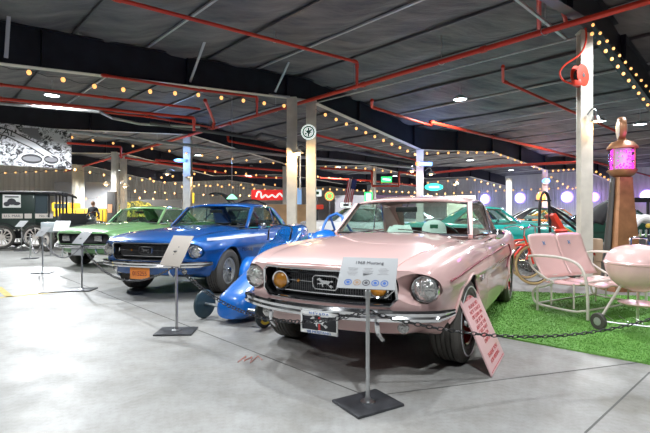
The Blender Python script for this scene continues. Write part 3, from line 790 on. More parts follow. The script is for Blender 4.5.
string([px(150, 178, 26), px(222, 170, 28), px(286, 178, 29)], 14, 'peaked distant string of bulbs left of the centre columns', r=.06)
string([px(315, 166, 24), px(360, 167, 25), px(415, 174, 27)], 12, 'distant string of bulbs right of the horse sign column', r=.055)
string([px(316, 188, 30), px(415, 192, 32)], 16, 'lowest distant string of bulbs between the centre columns', r=.06)
string([px(428, 194, 33), px(500, 190, 34), px(576, 187, 34)], 18, 'long low string of bulbs along the blue lit wall', r=.06)
string([px(428, 182, 28), px(470, 178, 29), px(500, 186, 31)], 10, 'peaked distant string of bulbs above the pink car roof', r=.055)
string([px(595, 190, 34), px(612, 190, 34)], 3, 'string of bulbs on the blue wall left of the gas pump', r=.06)
string([px(634, 190, 34), px(655, 189, 34)], 3, 'string of bulbs on the blue wall right of the gas pump', r=.06)
# --- lamps
def area(name, loc, E, size, col=(1, .97, .92), tgt=None, shape='DISK', spread=PI):
    l = bpy.data.lights.new(name, 'AREA'); l.shape = shape; l.size = size; l.energy = E; l.color = col; l.spread = spread
    o = bpy.data.objects.new(name, l); C.objects.link(o); o.location = loc
    d = (Vector(tgt) - Vector(loc)) if tgt else Vector((0, 0, -1)); o.rotation_euler = d.to_track_quat('-Z', 'Y').to_euler(); return o
def highbay(P, label, E, vis=True, col=(.93, .97, 1), z=None, size=.34):
    P = Vector(P); s = (P - A0).dot(VD); zc = zceil(s) - .05
    r = empty('high_bay_or_added_lamp', P, 0, label, 'lamp', 'high bay and added lamps under the roof')
    b = MB(); b.lathe([(.001, .10), (.07, .10), (.16, .05), (.20, 0), (.20, -.02), (.18, -.02)], None, 24); b.build('lamp_housing', 'galv', r)
    b = MB(); b.lathe([(.001, -.012), (.17, -.012)], None, 24); b.build('lamp_diffuser', 'led', r, smooth=0)
    b = MB(); b.cyl((0, 0, .10), (0, 0, zc - P.z), .008, 6); b.build('hanging_rod', 'galv', r)
    l = bpy.data.lights.new('high_bay_or_added_light', 'SPOT'); l.spot_size = math.radians(166); l.spot_blend = .25; l.energy = E * LK; l.color = col; l.shadow_soft_size = .10
    o = bpy.data.objects.new('high_bay_or_added_light', l); C.objects.link(o); o.location = P - Vector((0, 0, .16)); return r
LK = 2.5
LAMPS = [(px(460, 99, 12.5), 'high bay lamp shining above the pink car', 260),
 (px(52, 95, 12.0), 'high bay lamp shining at the upper left between red pipes', 480),
 (px(198, 155, 24), 'distant high bay lamp above the blue car', 260),
 (px(338, 167, 26), 'distant high bay lamp right of the horse sign column', 200),
 (px(511, 170, 28), 'distant high bay lamp at the right beneath the gable bulbs', 1100),
 (px(600, 121, 16), 'added high bay lamp glowing beside the gas pump globe', 240)]  # this last lamp is an added light, no fixture hangs there
for p, l, e in LAMPS: highbay(p, l, e)
for k, (x, y, e, l) in enumerate([(-.9, 5.6, 125, 'high bay lamp over the gap between pink and blue cars'), (2.3, 5.2, 125, 'high bay lamp over the rear of the pink car'),
    (-4.2, 4.2, 105, 'added unseen fill lamp over the open floor at left'), (0.6, .6, 170, 'added unseen fill lamp over the stand in front of the pink car'), (-3.5, .2, 170, 'added unseen fill lamp behind the photographer at left'),  # these three are out of view, added as fill light
    (4.6, 1.6, 110, 'added unseen fill lamp right of the photographer'), (-2.3, 6.2, 160, 'high bay lamp over the blue car bonnet'), (-7.2, 7.0, 130, 'added unseen fill lamp over the left walkway'), (5.6, 7.2, 150, 'added unseen fill lamp right of the hose reel column'),  # out of view and added for fill, except over the blue bonnet
    (-13.4, 15.0, 420, 'added unseen fill lamp left of the mail truck')]):  # out of view, added to lift the left background
    s = (Vector((x, y, 0)) - A0).dot(VD); highbay((x, y, zceil(s) - .55), l, e)

for k, (u, v, Y, e, l) in enumerate([(118, 170, 28, 850, 'added distant fill lamp above the yellow mural'), (250, 166, 30, 1500, 'added distant fill lamp above the red script sign'),  # this whole set is added to brighten the far walls
    (395, 176, 33, 1500, 'added distant fill lamp behind the light bar column'), (470, 160, 22, 600, 'added distant fill lamp above the teal cars'), (40, 150, 21, 800, 'added distant fill lamp behind the banner'), (640, 124, 15, 300, 'added fill lamp at the right edge beside the pump globe')]):
    highbay(px(u, v, Y), l, e)

string([px(60, 200, 30), px(115, 196, 30), px(180, 200, 31)], 10, 'lowest string of bulbs behind the green car columns', r=.06)
string([px(182, 186, 27), px(222, 184, 28), px(286, 184, 29)], 10, 'distant string of bulbs level above the blue car roof', r=.055)
string([px(318, 176, 26), px(360, 180, 28), px(412, 184, 30)], 10, 'middle distant string of bulbs right of the horse sign column', r=.055)
string([px(545, 172, 25), px(560, 182, 27), px(577, 190, 30)], 7, 'descending distant string of bulbs left of the hose reel column', r=.05)

# ------------------------------------------------------------------ the three show cars
PINK = carpaint('pale_pink_paint', (.74, .49, .465)); BLUE = carpaint('medium_blue_paint', (.001, .095, .37), metal=.3, rough=.35); GREEN = carpaint('lime_green_paint', (.23, .47, .20), metal=.15)
M['wheelbright'] = mat('bright_wheel_metal', (.75, .76, .77), .3, .7)
M['redwheel'] = mat('red_wheel_paint', (.62, .03, .03), .35)
M['darkred'] = mat('dark_red_pinstripe', (.20, .01, .03), .4)
M['platedark'] = mat('plate_black', (.02, .02, .025), .4); M['bluetext'] = mat('blue_lettering', (.03, .12, .42), .5)
M['inkdark'] = mat('dark_print', (.05, .05, .06), .6); M['inkgrey'] = mat('grey_print', (.35, .35, .36), .6)
M['orange'] = mat('orange_plate', (.85, .28, .06), .45)
M['creamboard'] = mat('cream_board', (.56, .50, .44), .6)
M['paper'] = mat('white_sign_board', (.38, .39, .40), .7)
PK, PB = coupe('pink_coupe', 'pale pink two-door coupe in the foreground with a white cap on its dashboard', (.375, 3.947, 0), -2.066, PINK, interior='maroon', wheels='dish', disc=M['redwheel'], stripe='whitestripe', steer=-.05)
BL, BB = coupe('blue_coupe', 'bright blue two-door coupe with white side stripe and orange front plate', (-2.221, 6.914, 0), -1.863, BLUE, interior='black', wheels='spoke', disc=M['wheelbright'], fog=False)
GP = dict(STD); 
GR, GB = coupe('green_coupe', 'lime green two-door coupe behind the blue one with rectangular lamps in a black grille', (-4.95, 10.35, 0), -1.85, GREEN, interior='black', wheels='dish', disc=M['steel'], grille='shelby', headlight=None, fog=False)
def yz(x): return basis((0, 1, 0), (0, 0, 1), (1, 0, 0), x)
# C-stripe pinstripe on the pink car
for root, B_, m_, off, r_ in ((PK, PB, 'darkred', .006, .008),):
    for sg in (-1, 1):
        mb = MB(); path = [(.55, .705), (.2, .735), (-.5, .765), (-1.2, .775), (-1.9, .78), (-2.30, .79), (-2.38, .74), (-2.34, .62), (-2.2, .52)]
        P2 = smoothpath([(x, 0, z) for x, z in path], 6)
        mb.tube([V3(p.x, sg * (B_.side_y(p.x, p.z) + off), p.z) for p in P2], r_, 6); mb.build('pinstripe', m_, root)
for sg in (-1, 1):
    mb = MB(); rows = []
    for x in np.linspace(.55, -2.6, 60):
        rows.append([V3(x, sg * (BB.side_y(x, z) + .0065), z) for z in (.795, .815, .835)])
    mb.grid(rows); mb.build('side_stripe', 'whitestripe', BL, smooth=180)
    text('side_lettering', 'Mustang', .11, basis((sg * -1, 0, 0), (0, 0, 1), (0, sg, 0), (-.52, sg * (BB.side_y(-.52, .62) + .006), .62)), 'chrome', BL)
# fender badge on the pink car
for sg in (1,):
    hb = MB(); hb.prism([(a * .10, b * .10) for a, b in HORSE], 0, .008, basis((-1, 0, 0), (0, 0, 1), (0, 1, 0), (-.50, PB.side_y(-.5, .60) + .003, .60))); hb.build('fender_badge', 'chrome', PK, smooth=0)
# plates
def plate(root, x, z, w, h, m, T0=None):
    mb = MB(); mb.box((x, 0, z), (.006, w, h)); return mb.build('licence_plate', m, root, bevel=.002)
p_ = plate(PK, .90, .395, .285, .135, 'platedark')
mb = MB(); 
for dz in (-.064, .064): mb.box((.906, 0, .395 + dz), (.012, .29, .022))
for dy in (-.140, .140): mb.box((.906, dy, .395), (.012, .010, .14))
fr_ = mb.build('plate_frame', M['white'], p_, bevel=.002)
text('plate_lettering', "'68 MUSTANG", .023, basis((0, 1, 0), (0, 0, 1), (1, 0, 0), (.9125, 0, .331)), 'bluetext', p_, stretch=1.35)
text('plate_lettering', "N E V A D A", .022, basis((0, 1, 0), (0, 0, 1), (1, 0, 0), (.9125, 0, .459)), 'bluetext', p_, stretch=1.3)
mb = MB(); mb.prism([(-a * .14, b * .14) for a, b in HORSE], 0, .004, yz((.904, 0, .397))); mb.build('plate_horse', 'chrome', p_, smooth=0)
mb = MB(); mb.box((.9035, 0, .395), (.001, .016, .10)); mb.build('plate_stripe', 'redlens', p_)
p2 = plate(BL, .90, .37, .31, .165, 'orange')
text('plate_number', '015255', .085, basis((0, 1, 0), (0, 0, 1), (1, 0, 0), (.9035, 0, .36)), 'darkred', p2, stretch=.9)
p3 = plate(GR, .90, .37, .31, .15, 'paper')
p_.location = (.025, .03, .012)
# rally stripe of green car + things on the dash
def cap(root_loc, label):
    mb = MB(); mb.lathe([(.001, .105), (.04, .10), (.075, .08), (.092, .045), (.096, .0)], None, 24)
    o = thing(mb, 'cap', 'white', label, 'cap', loc=root_loc)
    b = MB(); rows = []
    for i in range(9):
        a = -1.1 + 2.2 * i / 8 ; rows.append([V3(.094 * math.sin(a), -.094 * math.cos(a), .012), V3(.105 * math.sin(a), -.094 * math.cos(a) - .035 * math.cos(a), .006), V3(.10 * math.sin(a), -.094 * math.cos(a) - .085 * math.cos(a * .9), -.006)])
    b.grid(rows); b.build('cap_brim', 'white', o, smooth=180, solid=.004)
    c = MB(); c.box((0, -.088, .055), (.06, .008, .03)); c.build('cap_badge', M['capgreen'], o, bevel=.003)
    o.rotation_euler = (0, 0, -.25); return o
M['capgreen'] = mat('cap_badge_green', (.02, .15, .08), .6)
def car_pt(root, p):
    a = root.rotation_euler.z; return Vector((root.location.x + p[0] * math.cos(a) - p[1] * math.sin(a), root.location.y + p[0] * math.sin(a) + p[1] * math.cos(a), p[2]))
cp_ = cap(car_pt(PK, (-.95, .33, .925)), 'white baseball cap with a green badge on the pink car dashboard')
mb = MB(); c0 = car_pt(PK, (-.93, -.03, .955)); cp_.scale = (1.3, 1.3, 1.35); cp_.location.z += .035
rng = random.Random(3); pts = []
g = [[V3((i - 4) * .028, (j - 3) * .03, .035 + .05 * rng.random()) if 0 < i < 8 and 0 < j < 6 else V3((i - 4) * .03, (j - 3) * .032, 0) for j in range(7)] for i in range(9)]
g = [[p * 1.15 for p in r_] for r_ in g]; mb.grid(g); thing(mb, 'crumpled_cloth', 'white', 'crumpled white cloth at the left end of the pink car dashboard', 'cloth', loc=c0, smooth=60)

# ------------------------------------------------------------------ stanchions, sign boards and chains
def stanchion(base, zs, label, yaw, plate_=.34, board=None, slabel=None, tilt=.9, bw=.36, bh=.28, blank=False, pr=.25, bm='paper'):
    base = Vector((base[0], base[1], 0)); r = empty('sign_stanchion', base, 0, label, 'stanchion', 'sign stanchions along the walkway')
    b = MB(); b.box((0, 0, .008), (plate_, plate_ * .82, .016), rz=pr); b.build('base_plate', 'matblack' if False else M['baseplate'], r, bevel=.003)
    b = MB(); b.lathe([(.045, .016), (.045, .022), (.02, .03), (.014, .05), (.0125, .06), (.0125, zs - .16), (.019, zs - .155), (.019, zs - .11), (.010, zs - .10), (.010, zs - .03)], None, 20, cap=True); b.build('pole', 'steel', r)
    if bw:
        T = Matrix.Translation(base + V3(0, 0, zs)) @ Matrix.Rotation(yaw, 4, 'Z') @ Matrix.Rotation(tilt, 4, 'X')   # local z = face normal, x right, y up
        Tl = Matrix.Translation(-base) @ T
        b = MB(); b.prism([(-bw / 2, -bh / 2), (bw / 2, -bh / 2), (bw / 2, bh / 2), (-bw / 2, bh / 2)], -.006, 0, Tl); o = b.build('sign_board', bm, r, bevel=.001)
        b = MB(); b.box((Tl @ V3(0, 0, -.012)), (.06, .04, .012)); b.build('sign_bracket', 'steel', r)
        return r, o, Tl
    return r, None, None
M['baseplate'] = mat('dark_steel_base', (.055, .058, .065), .4, .2, noise=.3, nscale=12)
S1 = (.26, 2.75); S2 = (-1.46, 4.44); S3 = (-3.71, 6.9); S4 = (-5.56, 8.9); S5 = (-7.7, 11.8); S6 = (-9.6, 14.3); S0 = (3.15, 3.05)
r1, o1, T1 = stanchion(S1, .80, 'nearest sign stanchion with a white car description board in front of the pink car', -.27, .34, bw=.35, bh=.245, tilt=.75, pr=.55)
text('heading', '1968 Mustang', .032, T1 @ Matrix.Translation((.0, .078, .001)), 'inkdark', o1, .0006)
b = MB()
for c in range(3):
    for k in range(5 + (c == 0)): b.box(T1 @ V3(-.095 + c * .095, .035 - k * .011, .0008), (.068 - .012 * ((k * 7 + c) % 3), .0045, .0008), M3=T1.to_3x3())
b.build('printed_lines', 'inkgrey', o1, smooth=0)
for k in range(5):
    b = MB(); Tk = T1 @ Matrix.Translation((-.11 + k * .055, -.078, .001)); b.lathe([(.023, 0), (.023, .001), (.018, .001), (.018, 0)], Tk, 20); b.lathe([(.001, .0006), (.011, .0006)], Tk, 8)
    b.build('round_badge_print', ['bluetext', 'tan', 'inkdark', 'bluetext', 'bluetext'][k], o1, smooth=0)
r2, o2, T2 = stanchion(S2, .80, 'sign stanchion with a blank cream board turned sideways before the blue car', -.55, .36, bw=.29, bh=.335, tilt=1.02, pr=.05, bm='creamboard')
for d in (-.04, .04): 
    b = MB(); b.lathe([(.001, .002), (.006, .0015), (.006, 0)], T2 @ Matrix.Translation((d * .3, d, 0)), 10); b.build('screw', 'inkdark', o2)
stanchion(S3, .80, 'sign stanchion with a tilted white board in front of the green car', -.45, .36, bw=.24, bh=.245, tilt=.8, pr=.1)
stanchion(S4, .82, 'thin sign stanchion between the green car and the mail truck with a tilted white board', -.4, .34, bw=.24, bh=.26, tilt=.8)
stanchion(S5, .70, 'short distant stanchion before the cream spoked wheel', .3, .34, bw=0)
stanchion(S6, .86, 'farthest stanchion at left holding a tan board', -.3, .34, bw=.34, bh=.26, tilt=.8)
def chain(p, q, sag, label, m='chainblack', ll=.055, n=None):
    p, q = Vector(p), Vector(q); L = (q - p).length; k = int(L * 1.06 / (ll * .74)); mb = MB()
    pos = lambda t: p.lerp(q, t) - Vector((0, 0, 4 * sag * t * (1 - t)))
    for i in range(k):
        a, b2 = pos(i / k), pos((i + 1) / k); c = (a + b2) / 2; d = (b2 - a).normalized()
        sd = d.cross(Vector((0, 0, 1))).normalized(); up = sd.cross(d)
        e = (sd if i % 2 else up); e = (e + (up if i % 2 else sd) * .5).normalized()
        pts = []
        for j in range(8):
            an = 2 * PI * j / 8; pts.append(c + d * math.cos(an) * ll * .46 + e * math.sin(an) * ll * .25)
        mb.tube(pts, ll * .075, 4, closed=True)
    return thing(mb, 'barrier_chain', m, label, 'chain', 'barrier chains between the stanchions', smooth=60)
M['chainblack'] = mat('black_chain', (.02, .02, .022), .4); M['chainsteel'] = mat('dull_steel_chain', (.25, .25, .26), .35, .7)
top = lambda s, z=.68: (s[0], s[1], z)
chain(top(S1, .565), top(S2, .66), .25, 'black chain sagging in front of the pink car bumper')
chain(top(S1, .565), (2.75, 3.35, .50), .20, 'black chain from the nearest stanchion past the pink leaning sign')
chain(top(S2, .66), top(S3, .68), .32, 'chain sagging in front of the blue car')
chain(top(S3, .68), top(S4, .70), .28, 'chain sagging before the green car', 'chainsteel')
chain(top(S4, .70), top(S5, .62), .40, 'chain drooping towards the cream spoked wheel', 'chainsteel')
chain(top(S5, .62), top(S6, .65), .3, 'farthest chain before the mail truck', 'chainsteel')
# chain shadows painted as dark strips, a seam and marks on the floor
M['jointshade'] = mat('joint_and_chain_shadow', (.10, .10, .095), .8); M['yellowline'] = mat('worn_yellow_line', (.62, .47, .12), .7, noise=.3, nscale=8); M['redchalk'] = mat('faded_red_chalk', (.62, .30, .26), .8)
mb = MB(); a = pz(60, 276, 0); bq = pz(372, 398, 0); mb.beam(a + V3(0, 0, .0004), bq + V3(0, 0, .0004), .012, .0012); struct(mb.build('trim_60', 'jointshade', smooth=0))  # dark strip standing in for the chain's straight shadow between the bases
mb = MB(); mb.beam(pz(650, 361, 0), pz(372, 396, 0), .012, .0012); mb.beam(pz(585, 433, 0), pz(650, 372, 0), .012, .0012); struct(mb.build('trim_61', 'jointshade', smooth=0))  # first strip stands in for the right-hand chain's shadow
mb = MB(); mb.beam(pz(-5, 298, .0006), pz(58, 292, .0006), .09, .0012); mb.beam(pz(-2, 287, .0006), pz(10, 297, .0006), .09, .0012); struct(mb.build('trim_62', 'yellowline', smooth=0))
mb = MB(); mb.box(pz(60, 290, .006), (.5, .4, .012), rz=.4); thing(mb, 'floor_mat', 'baseplate', 'small dark grey square mat on the floor beside the green car stanchion', 'mat')
mb = MB()
zz = [(238, 362), (246, 356), (244, 361), (252, 357), (250, 363), (258, 356), (262, 360)]
mb.tube([pz(u, v, .003) for u, v in zz], .006, 4); struct(mb.build('trim_63', 'redchalk', smooth=0))

# ------------------------------------------------------------------ turf island with glider, grill, leaning sign
def turf():
    m = mat('green_artificial_turf', (.10, .40, .035), .75); nt = m.node_tree; b = nt.nodes['Principled BSDF']; tc = nt.nodes.new('ShaderNodeTexCoord')
    n = nt.nodes.new('ShaderNodeTexNoise'); n.inputs['Scale'].default_value = 90; n.inputs['Detail'].default_value = 4
    n3 = nt.nodes.new('ShaderNodeTexNoise'); n3.inputs['Scale'].default_value = 3; n3.inputs['Detail'].default_value = 3
    mx = nt.nodes.new('ShaderNodeMath'); mx.operation = 'ADD'; ml = nt.nodes.new('ShaderNodeMath'); ml.operation = 'MULTIPLY'; ml.inputs[1].default_value = .35
    nt.links.new(tc.outputs['Object'], n.inputs[0]); nt.links.new(tc.outputs['Object'], n3.inputs[0]); nt.links.new(n3.outputs[0], ml.inputs[0]); nt.links.new(n.outputs[0], mx.inputs[0]); nt.links.new(ml.outputs[0], mx.inputs[1])
    r = nt.nodes.new('ShaderNodeValToRGB'); r.color_ramp.elements[0].position = .48; r.color_ramp.elements[1].position = .88
    r.color_ramp.elements[0].color = (.11, .30, .045, 1); r.color_ramp.elements[1].color = (.20, .43, .09, 1)
    nt.links.new(mx.outputs[0], r.inputs[0]); nt.links.new(r.outputs[0], b.inputs['Base Color'])
    bp = nt.nodes.new('ShaderNodeBump'); bp.inputs['Distance'].default_value = .008; bp.inputs['Strength'].default_value = .8
    nt.links.new(n.outputs[0], bp.inputs['Height']); nt.links.new(bp.outputs[0], b.inputs['Normal']); return m
M['turf'] = turf()
c = [pz(477, 333, 0), pz(720, 378, 0), pz(820, 316, 0), pz(645, 297, 0), pz(480, 291, 0)]
rng = random.Random(5); mb = MB(); mb.prism([(p.x, p.y) for p in c], 0, .014)
def inside(x, y):
    r = False; n = len(c)
    for i in range(n):
        a, b2 = c[i], c[i - 1]
        if (a.y > y) != (b2.y > y) and x < (b2.x - a.x) * (y - a.y) / (b2.y - a.y) + a.x: r = not r
    return r
x0, x1 = min(p.x for p in c), max(p.x for p in c); y0, y1 = min(p.y for p in c), max(p.y for p in c); n = 0
while n < 42000:
    y = y0 + (y1 - y0) * rng.random() ** 1.5; x = x0 + (x1 - x0) * rng.random()
    if not inside(x, y) or x > .72 * y + .4: n += .2; continue
    n += 1; a = rng.random() * PI; w = .002 + .0007 * y; h = .006 + .008 * rng.random(); lx, ly = (rng.random() - .5) * .02, (rng.random() - .5) * .02
    mb.add([(x - w * math.cos(a), y - w * math.sin(a), .013), (x + w * math.cos(a), y + w * math.sin(a), .013), (x + lx, y + ly, .013 + h)], [(0, 1, 2)])
tf = mb.build('artificial_turf', 'turf', smooth=0, weld=False); tag(tf, 'bright green artificial grass mat under the pink glider and grill', 'artificial grass', kind='stuff')
# leaning sign
M['pinkboard'] = mat('pale_pink_sign', (.80, .52, .52), .4); M['redink'] = mat('red_print', (.62, .03, .04), .5)
M['enampink'] = carpaint('pink_enamel', (.74, .48, .45)); M['cream'] = carpaint('cream_tube_enamel', (.72, .66, .60))
bl, br = V3(1.185, 3.20, .006), V3(1.475, 3.71, .006)
ex = (br - bl); W_ = ex.length; ex.normalize(); out = V3(ex.y, -ex.x, 0); Hh = .60; ey = (V3(0, 0, 1) * .915 - out * .40).normalized(); ez = ex.cross(ey)
if ez.dot(out) < 0: ex = -ex; ez = -ez
TB = basis(ex, ey, ez, (bl + br) / 2)
mb = MB(); mb.prism([(-W_ / 2, 0), (W_ / 2, 0), (W_ / 2, Hh), (-W_ / 2, Hh)], -.012, 0, TB); ls = thing(mb, 'leaning_sign', 'pinkboard', 'tall narrow pink board with red lettering leaning against the pink car front tyre', 'sign', bevel=.002)
sgn_x = 1 if ex.cross(ey).dot(ez) > 0 else -1
TX = basis(ex, ey, ez, (bl + br) / 2)
mb = MB(); 
for hh in (.965, .03): mb.box(TX @ V3(0, Hh * hh, .001), (W_ * .9, .004, .001), M3=basis(ex, ey, ez, (0, 0, 0)).to_3x3())
mb.build('red_rule', 'redink', ls, smooth=0)
lines = [('DO NOT LEAN ON CARS', .90, .034, 1.25), ('PLEASE DO', .80, .040, 1.5), ('NOT TOUCH', .735, .040, 1.5), ('OR LEAN ON', .67, .040, 1.5), ('OR SIT IN', .605, .040, 1.5), ('ANY OF THE', .54, .040, 1.5), ('CARS THAT', .475, .040, 1.5), ('ARE ON', .41, .040, 1.5), ('DISPLAY', .345, .040, 1.5), ('THANK YOU', .19, .045, 1.4), ('FOR VISITING', .115, .040, 1.4)]
for t_, hh, s_, st_ in lines: text('red_lettering', t_, s_, TX @ Matrix.Translation((0, Hh * hh, .0015)), 'redink', ls, .0005, stretch=st_)
# glider bench
go_ = Vector((2.86, 5.40, 0)); ga = math.atan2(-.87, .49)      # facing
def glider():
    r = empty('glider_bench', (0, 0, 0), 0, 'pink two-seat metal glider bench with cream tubular arms on the turf', 'bench')
    # local: x forward, y left, seat centre
    seat = MB(); P = []
    for i in range(13):
        u = i / 12; x = -.28 + .66 * u; z = .345 + .06 * u - .03 * math.sin(PI * u) + (-.05 * max(0, (u - .85) / .15))
        P.append([V3(x, y, z + .008 * math.cos(y * PI * 8 / 1.1)) for y in np.linspace(-.54, .54, 33)])
    seat.grid(P); seat.build('seat', 'enampink', r, smooth=180, solid=.012)
    for k in (-1, 1):
        back = MB(); P = []
        for i in range(13):
            u = i / 12; x = -.26 - .22 * u - .03 * math.sin(PI * u); z = .375 + .525 * u; yw = .274 - (.008 * max(0, (u - .85) / .15))
            row = []
            for f in np.linspace(-1, 1, 15):
                zz2 = z - (.018 * abs(f) ** 4 if u > .9 else 0); row.append(V3(x - .025 * (1 - abs(f) ** 2), k * .276 + f * yw, zz2))
            P.append(row)
        back.grid(P); bk = back.build('back_panel', 'enampink', r, smooth=180, solid=.012)
        st = MB(); 
        st.prism([(.035 * math.cos(a) * (1 if j % 2 else .35), .035 * math.sin(a) * (1 if j % 2 else .35)) for j, a in enumerate(np.linspace(0, 2 * PI, 9)[:-1])], 0, .004, basis((0, 1, 0), (-.3, 0, .95), (.95, 0, .3), (-.455, k * .26, .78)))
        st.build('blue_star', M['starblue'], bk, smooth=0)
    rail = MB(); rail.tube([(-.30, -.56, .40), (-.30, .56, .40)], .014, 8); rail.tube([(.2, -.56, .385), (.2, .56, .385)], .014, 8); rail.build('seat_rail', 'cream', r)
    for k in (-1, 1):
        y = k * .60
        arm = MB()
        path = smoothpath([(-.42, y * .97, .62), (-.40, y, .64), (-.25, y, .655), (.0, y, .65), (.18, y, .60), (.26, y, .50), (.29, y, .36), (.30, y, .18), (.30, y, .01)], 5)
        arm.tube(path, .016, 10); arm.build('arm', 'cream', r)
        arm = MB(); arm.tube(smoothpath([(-.42, y * .97, .62), (-.36, y, .50), (-.20, y, .40), (-.10, y, .36), (-.22, y, .30), (-.33, y, .26), (-.36, y, .16), (-.30, y, .085), (-.1, y, .07), (.15, y, .07), (.28, y, .10)], 5), .014, 8); arm.build('runner_loop', 'cream', r)
        for x in (-.30, .30):
            lg = MB(); lg.tube([(x, y, .005), (x, y, .10 if x > 0 else .30)], .014, 8); lg.build('leg', 'cream', r)
        for x in (-.15, .12):
            lg = MB(); lg.tube([(x, y * .93, .37), (x, y * .93, .09)], .010, 8); lg.build('swing_link', 'cream', r)
    cr = MB(); cr.tube([(-.30, -.6, .09), (-.30, .6, .09)], .012, 8); cr.tube([(.28, -.6, .10), (.28, .6, .10)], .012, 8); cr.build('cross_bar', 'cream', r)
    return r
M['starblue'] = mat('faded_blue_decal', (.12, .25, .45), .5)
gl = glider(); gl.location = (2.82 + .87 * .6 - .49 * .30, 4.85 + .49 * .6 + .87 * .30, .014); gl.rotation_euler.z = ga
# kettle grill
def grill():
    r = empty('kettle_grill', (0, 0, 0), 0, 'pink kettle grill with cream legs and small black wheels cut by the right edge', 'grill')
    b = MB(); b.lathe([(.001, .40), (.08, .405), (.16, .44), (.23, .50), (.27, .58), (.285, .655), (.287, .665)], None, 48); b.build('bowl', 'enampink', r)
    b = MB(); b.lathe([(.287, .662), (.294, .668), (.294, .684), (.287, .69)], None, 48); b.build('rim', 'enampink', r)
    b = MB(); b.lathe([(.287, .688), (.284, .70), (.262, .76), (.20, .815), (.11, .845), (.001, .852)], None, 48); b.build('lid', 'enampink', r)
    b = MB(); b.tube(smoothpath([(-.08, 0, .84), (-.08, 0, .90), (-.05, 0, .915), (.05, 0, .915), (.08, 0, .90), (.08, 0, .84)], 5), .011, 8); b.lathe([(.001, .853), (.035, .853), (.035, .862), (.001, .864)], Matrix.Translation((.1, -.07, -.015)), 16); b.build('lid_handle', 'chrome', r)
    b = MB(); b.box((.13, -.04, .862), (.08, .06, .03)); b.build('lid_vent', 'bluetext', r, bevel=.008)
    for a, wl in ((2.75, True), (-.75, True), (1.0, False)):
        d = V3(math.cos(a), math.sin(a), 0); b = MB(); b.tube([d * .15 + V3(0, 0, .44), d * .33 + V3(0, 0, .09 if wl else .0)], .013, 10); b.build('leg', 'cream', r)
        if wl:
            c_ = d * .335 + V3(0, 0, .083); T = basis((0, 0, 1), (.42, .9, 0) if False else (-.5, .86, 0), (.86, .5, 0), c_)
            T = basis(V3(0, 0, 1), V3(-.34, .94, 0), V3(-.94, -.34, 0), c_)
            w = MB(); w.lathe([(.04, -.02), (.075, -.022), (.083, -.012), (.083, .012), (.075, .022), (.04, .02)], T, 24); wo = w.build('wheel', 'rubber', r)
            w = MB(); w.lathe([(.001, -.014), (.05, -.018), (.052, -.02), (.052, .02), (.05, .018), (.02, .024), (.001, .024)], T, 24); w.build('hub_cap', 'galv', wo)
    b = MB(); b.lathe([(.001, .265), (.14, .268), (.17, .285), (.175, .29), (.17, .292), (.14, .274), (.001, .272)], None, 36); b.build('ash_catcher', 'enampink', r)
    b = MB(); b.tube([(-.31, .13, .085), (.24, -.23, .085)], .008, 8)
    for k in range(5): b.tube([V3(-.24 + .1 * k, .10 - .06 * k - .1, .12), V3(-.16 + .1 * k, .10 - .06 * k + .16, .12)], .004, 5)
    b.build('bottom_rack', 'steel', r)
    return r
gr_ = grill(); gr_.location = (3.02, 4.35, .014)

# ------------------------------------------------------------------ things fixed to columns
M['palegreen'] = glow('pale_green_glow', (.35, 1, .6), 1.3); M['tancab'] = mat('tan_cabinet_paint', (.50, .36, .24), .5); M['binblue'] = mat('grey_blue_plastic', (.45, .50, .52), .5)
M['posterorange'] = mat('poster_orange', (.55, .25, .12), .6); M['tanpanel'] = mat('tan_panel', (.62, .38, .19), .6, noise=.15, nscale=2); M['bluescreen'] = glow('pale_blue_screen', (.25, .45, .8), .7)
M['multiring'] = glow('red_orange_sign', (.9, .35, .12), .8); M['yellowsign'] = mat('yellow_sign', (.75, .5, .03), .5); M['plumwall'] = mat('plum_partition', (.20, .12, .20), .6)
def disc(mb, T, r, h=.0, n=32, mi=0, r0=.001): mb.lathe([(r0, h), (r, h)], T, n, mi); return mb
def facing(P, yaw=0): # local z toward the camera side (-Y turned by yaw), x right, y up
    return Matrix.Translation(P) @ Matrix.Rotation(yaw, 4, 'Z') @ Matrix.Rotation(PI / 2, 4, 'X')
M['signwhite'] = glow('lit_white_sign', (.8, .9, .85), .75); M['signgreen'] = mat('dark_green_sign', (.01, .10, .07), .4)
hs_ = Vector(px(308.5, 132, 12.6)); T = facing(hs_, -.05)
mb = MB(); mb.lathe([(.001, -.05), (.20, -.05), (.21, -.03), (.21, .0), (.19, .012), (.18, 0), (.001, 0)], T, 40); hsign = thing(mb, 'horse_sign', 'signwhite', 'round lit white and green horse sign high on the centre column', 'sign')
mb = MB(); mb.lathe([(.135, .002), (.17, .002), (.17, .006), (.135, .006)], T, 40); mb.prism([(a * .22, b * .30) for a, b in HORSE], .002, .006, T); mb.box(T @ V3(0, -.005, .004), (.04, .005, .24)); mb.build('green_emblem', 'signgreen', hsign, smooth=0)
M['shadewarm'] = glow('warm_lit_shade', (1, .72, .42), 2.5)
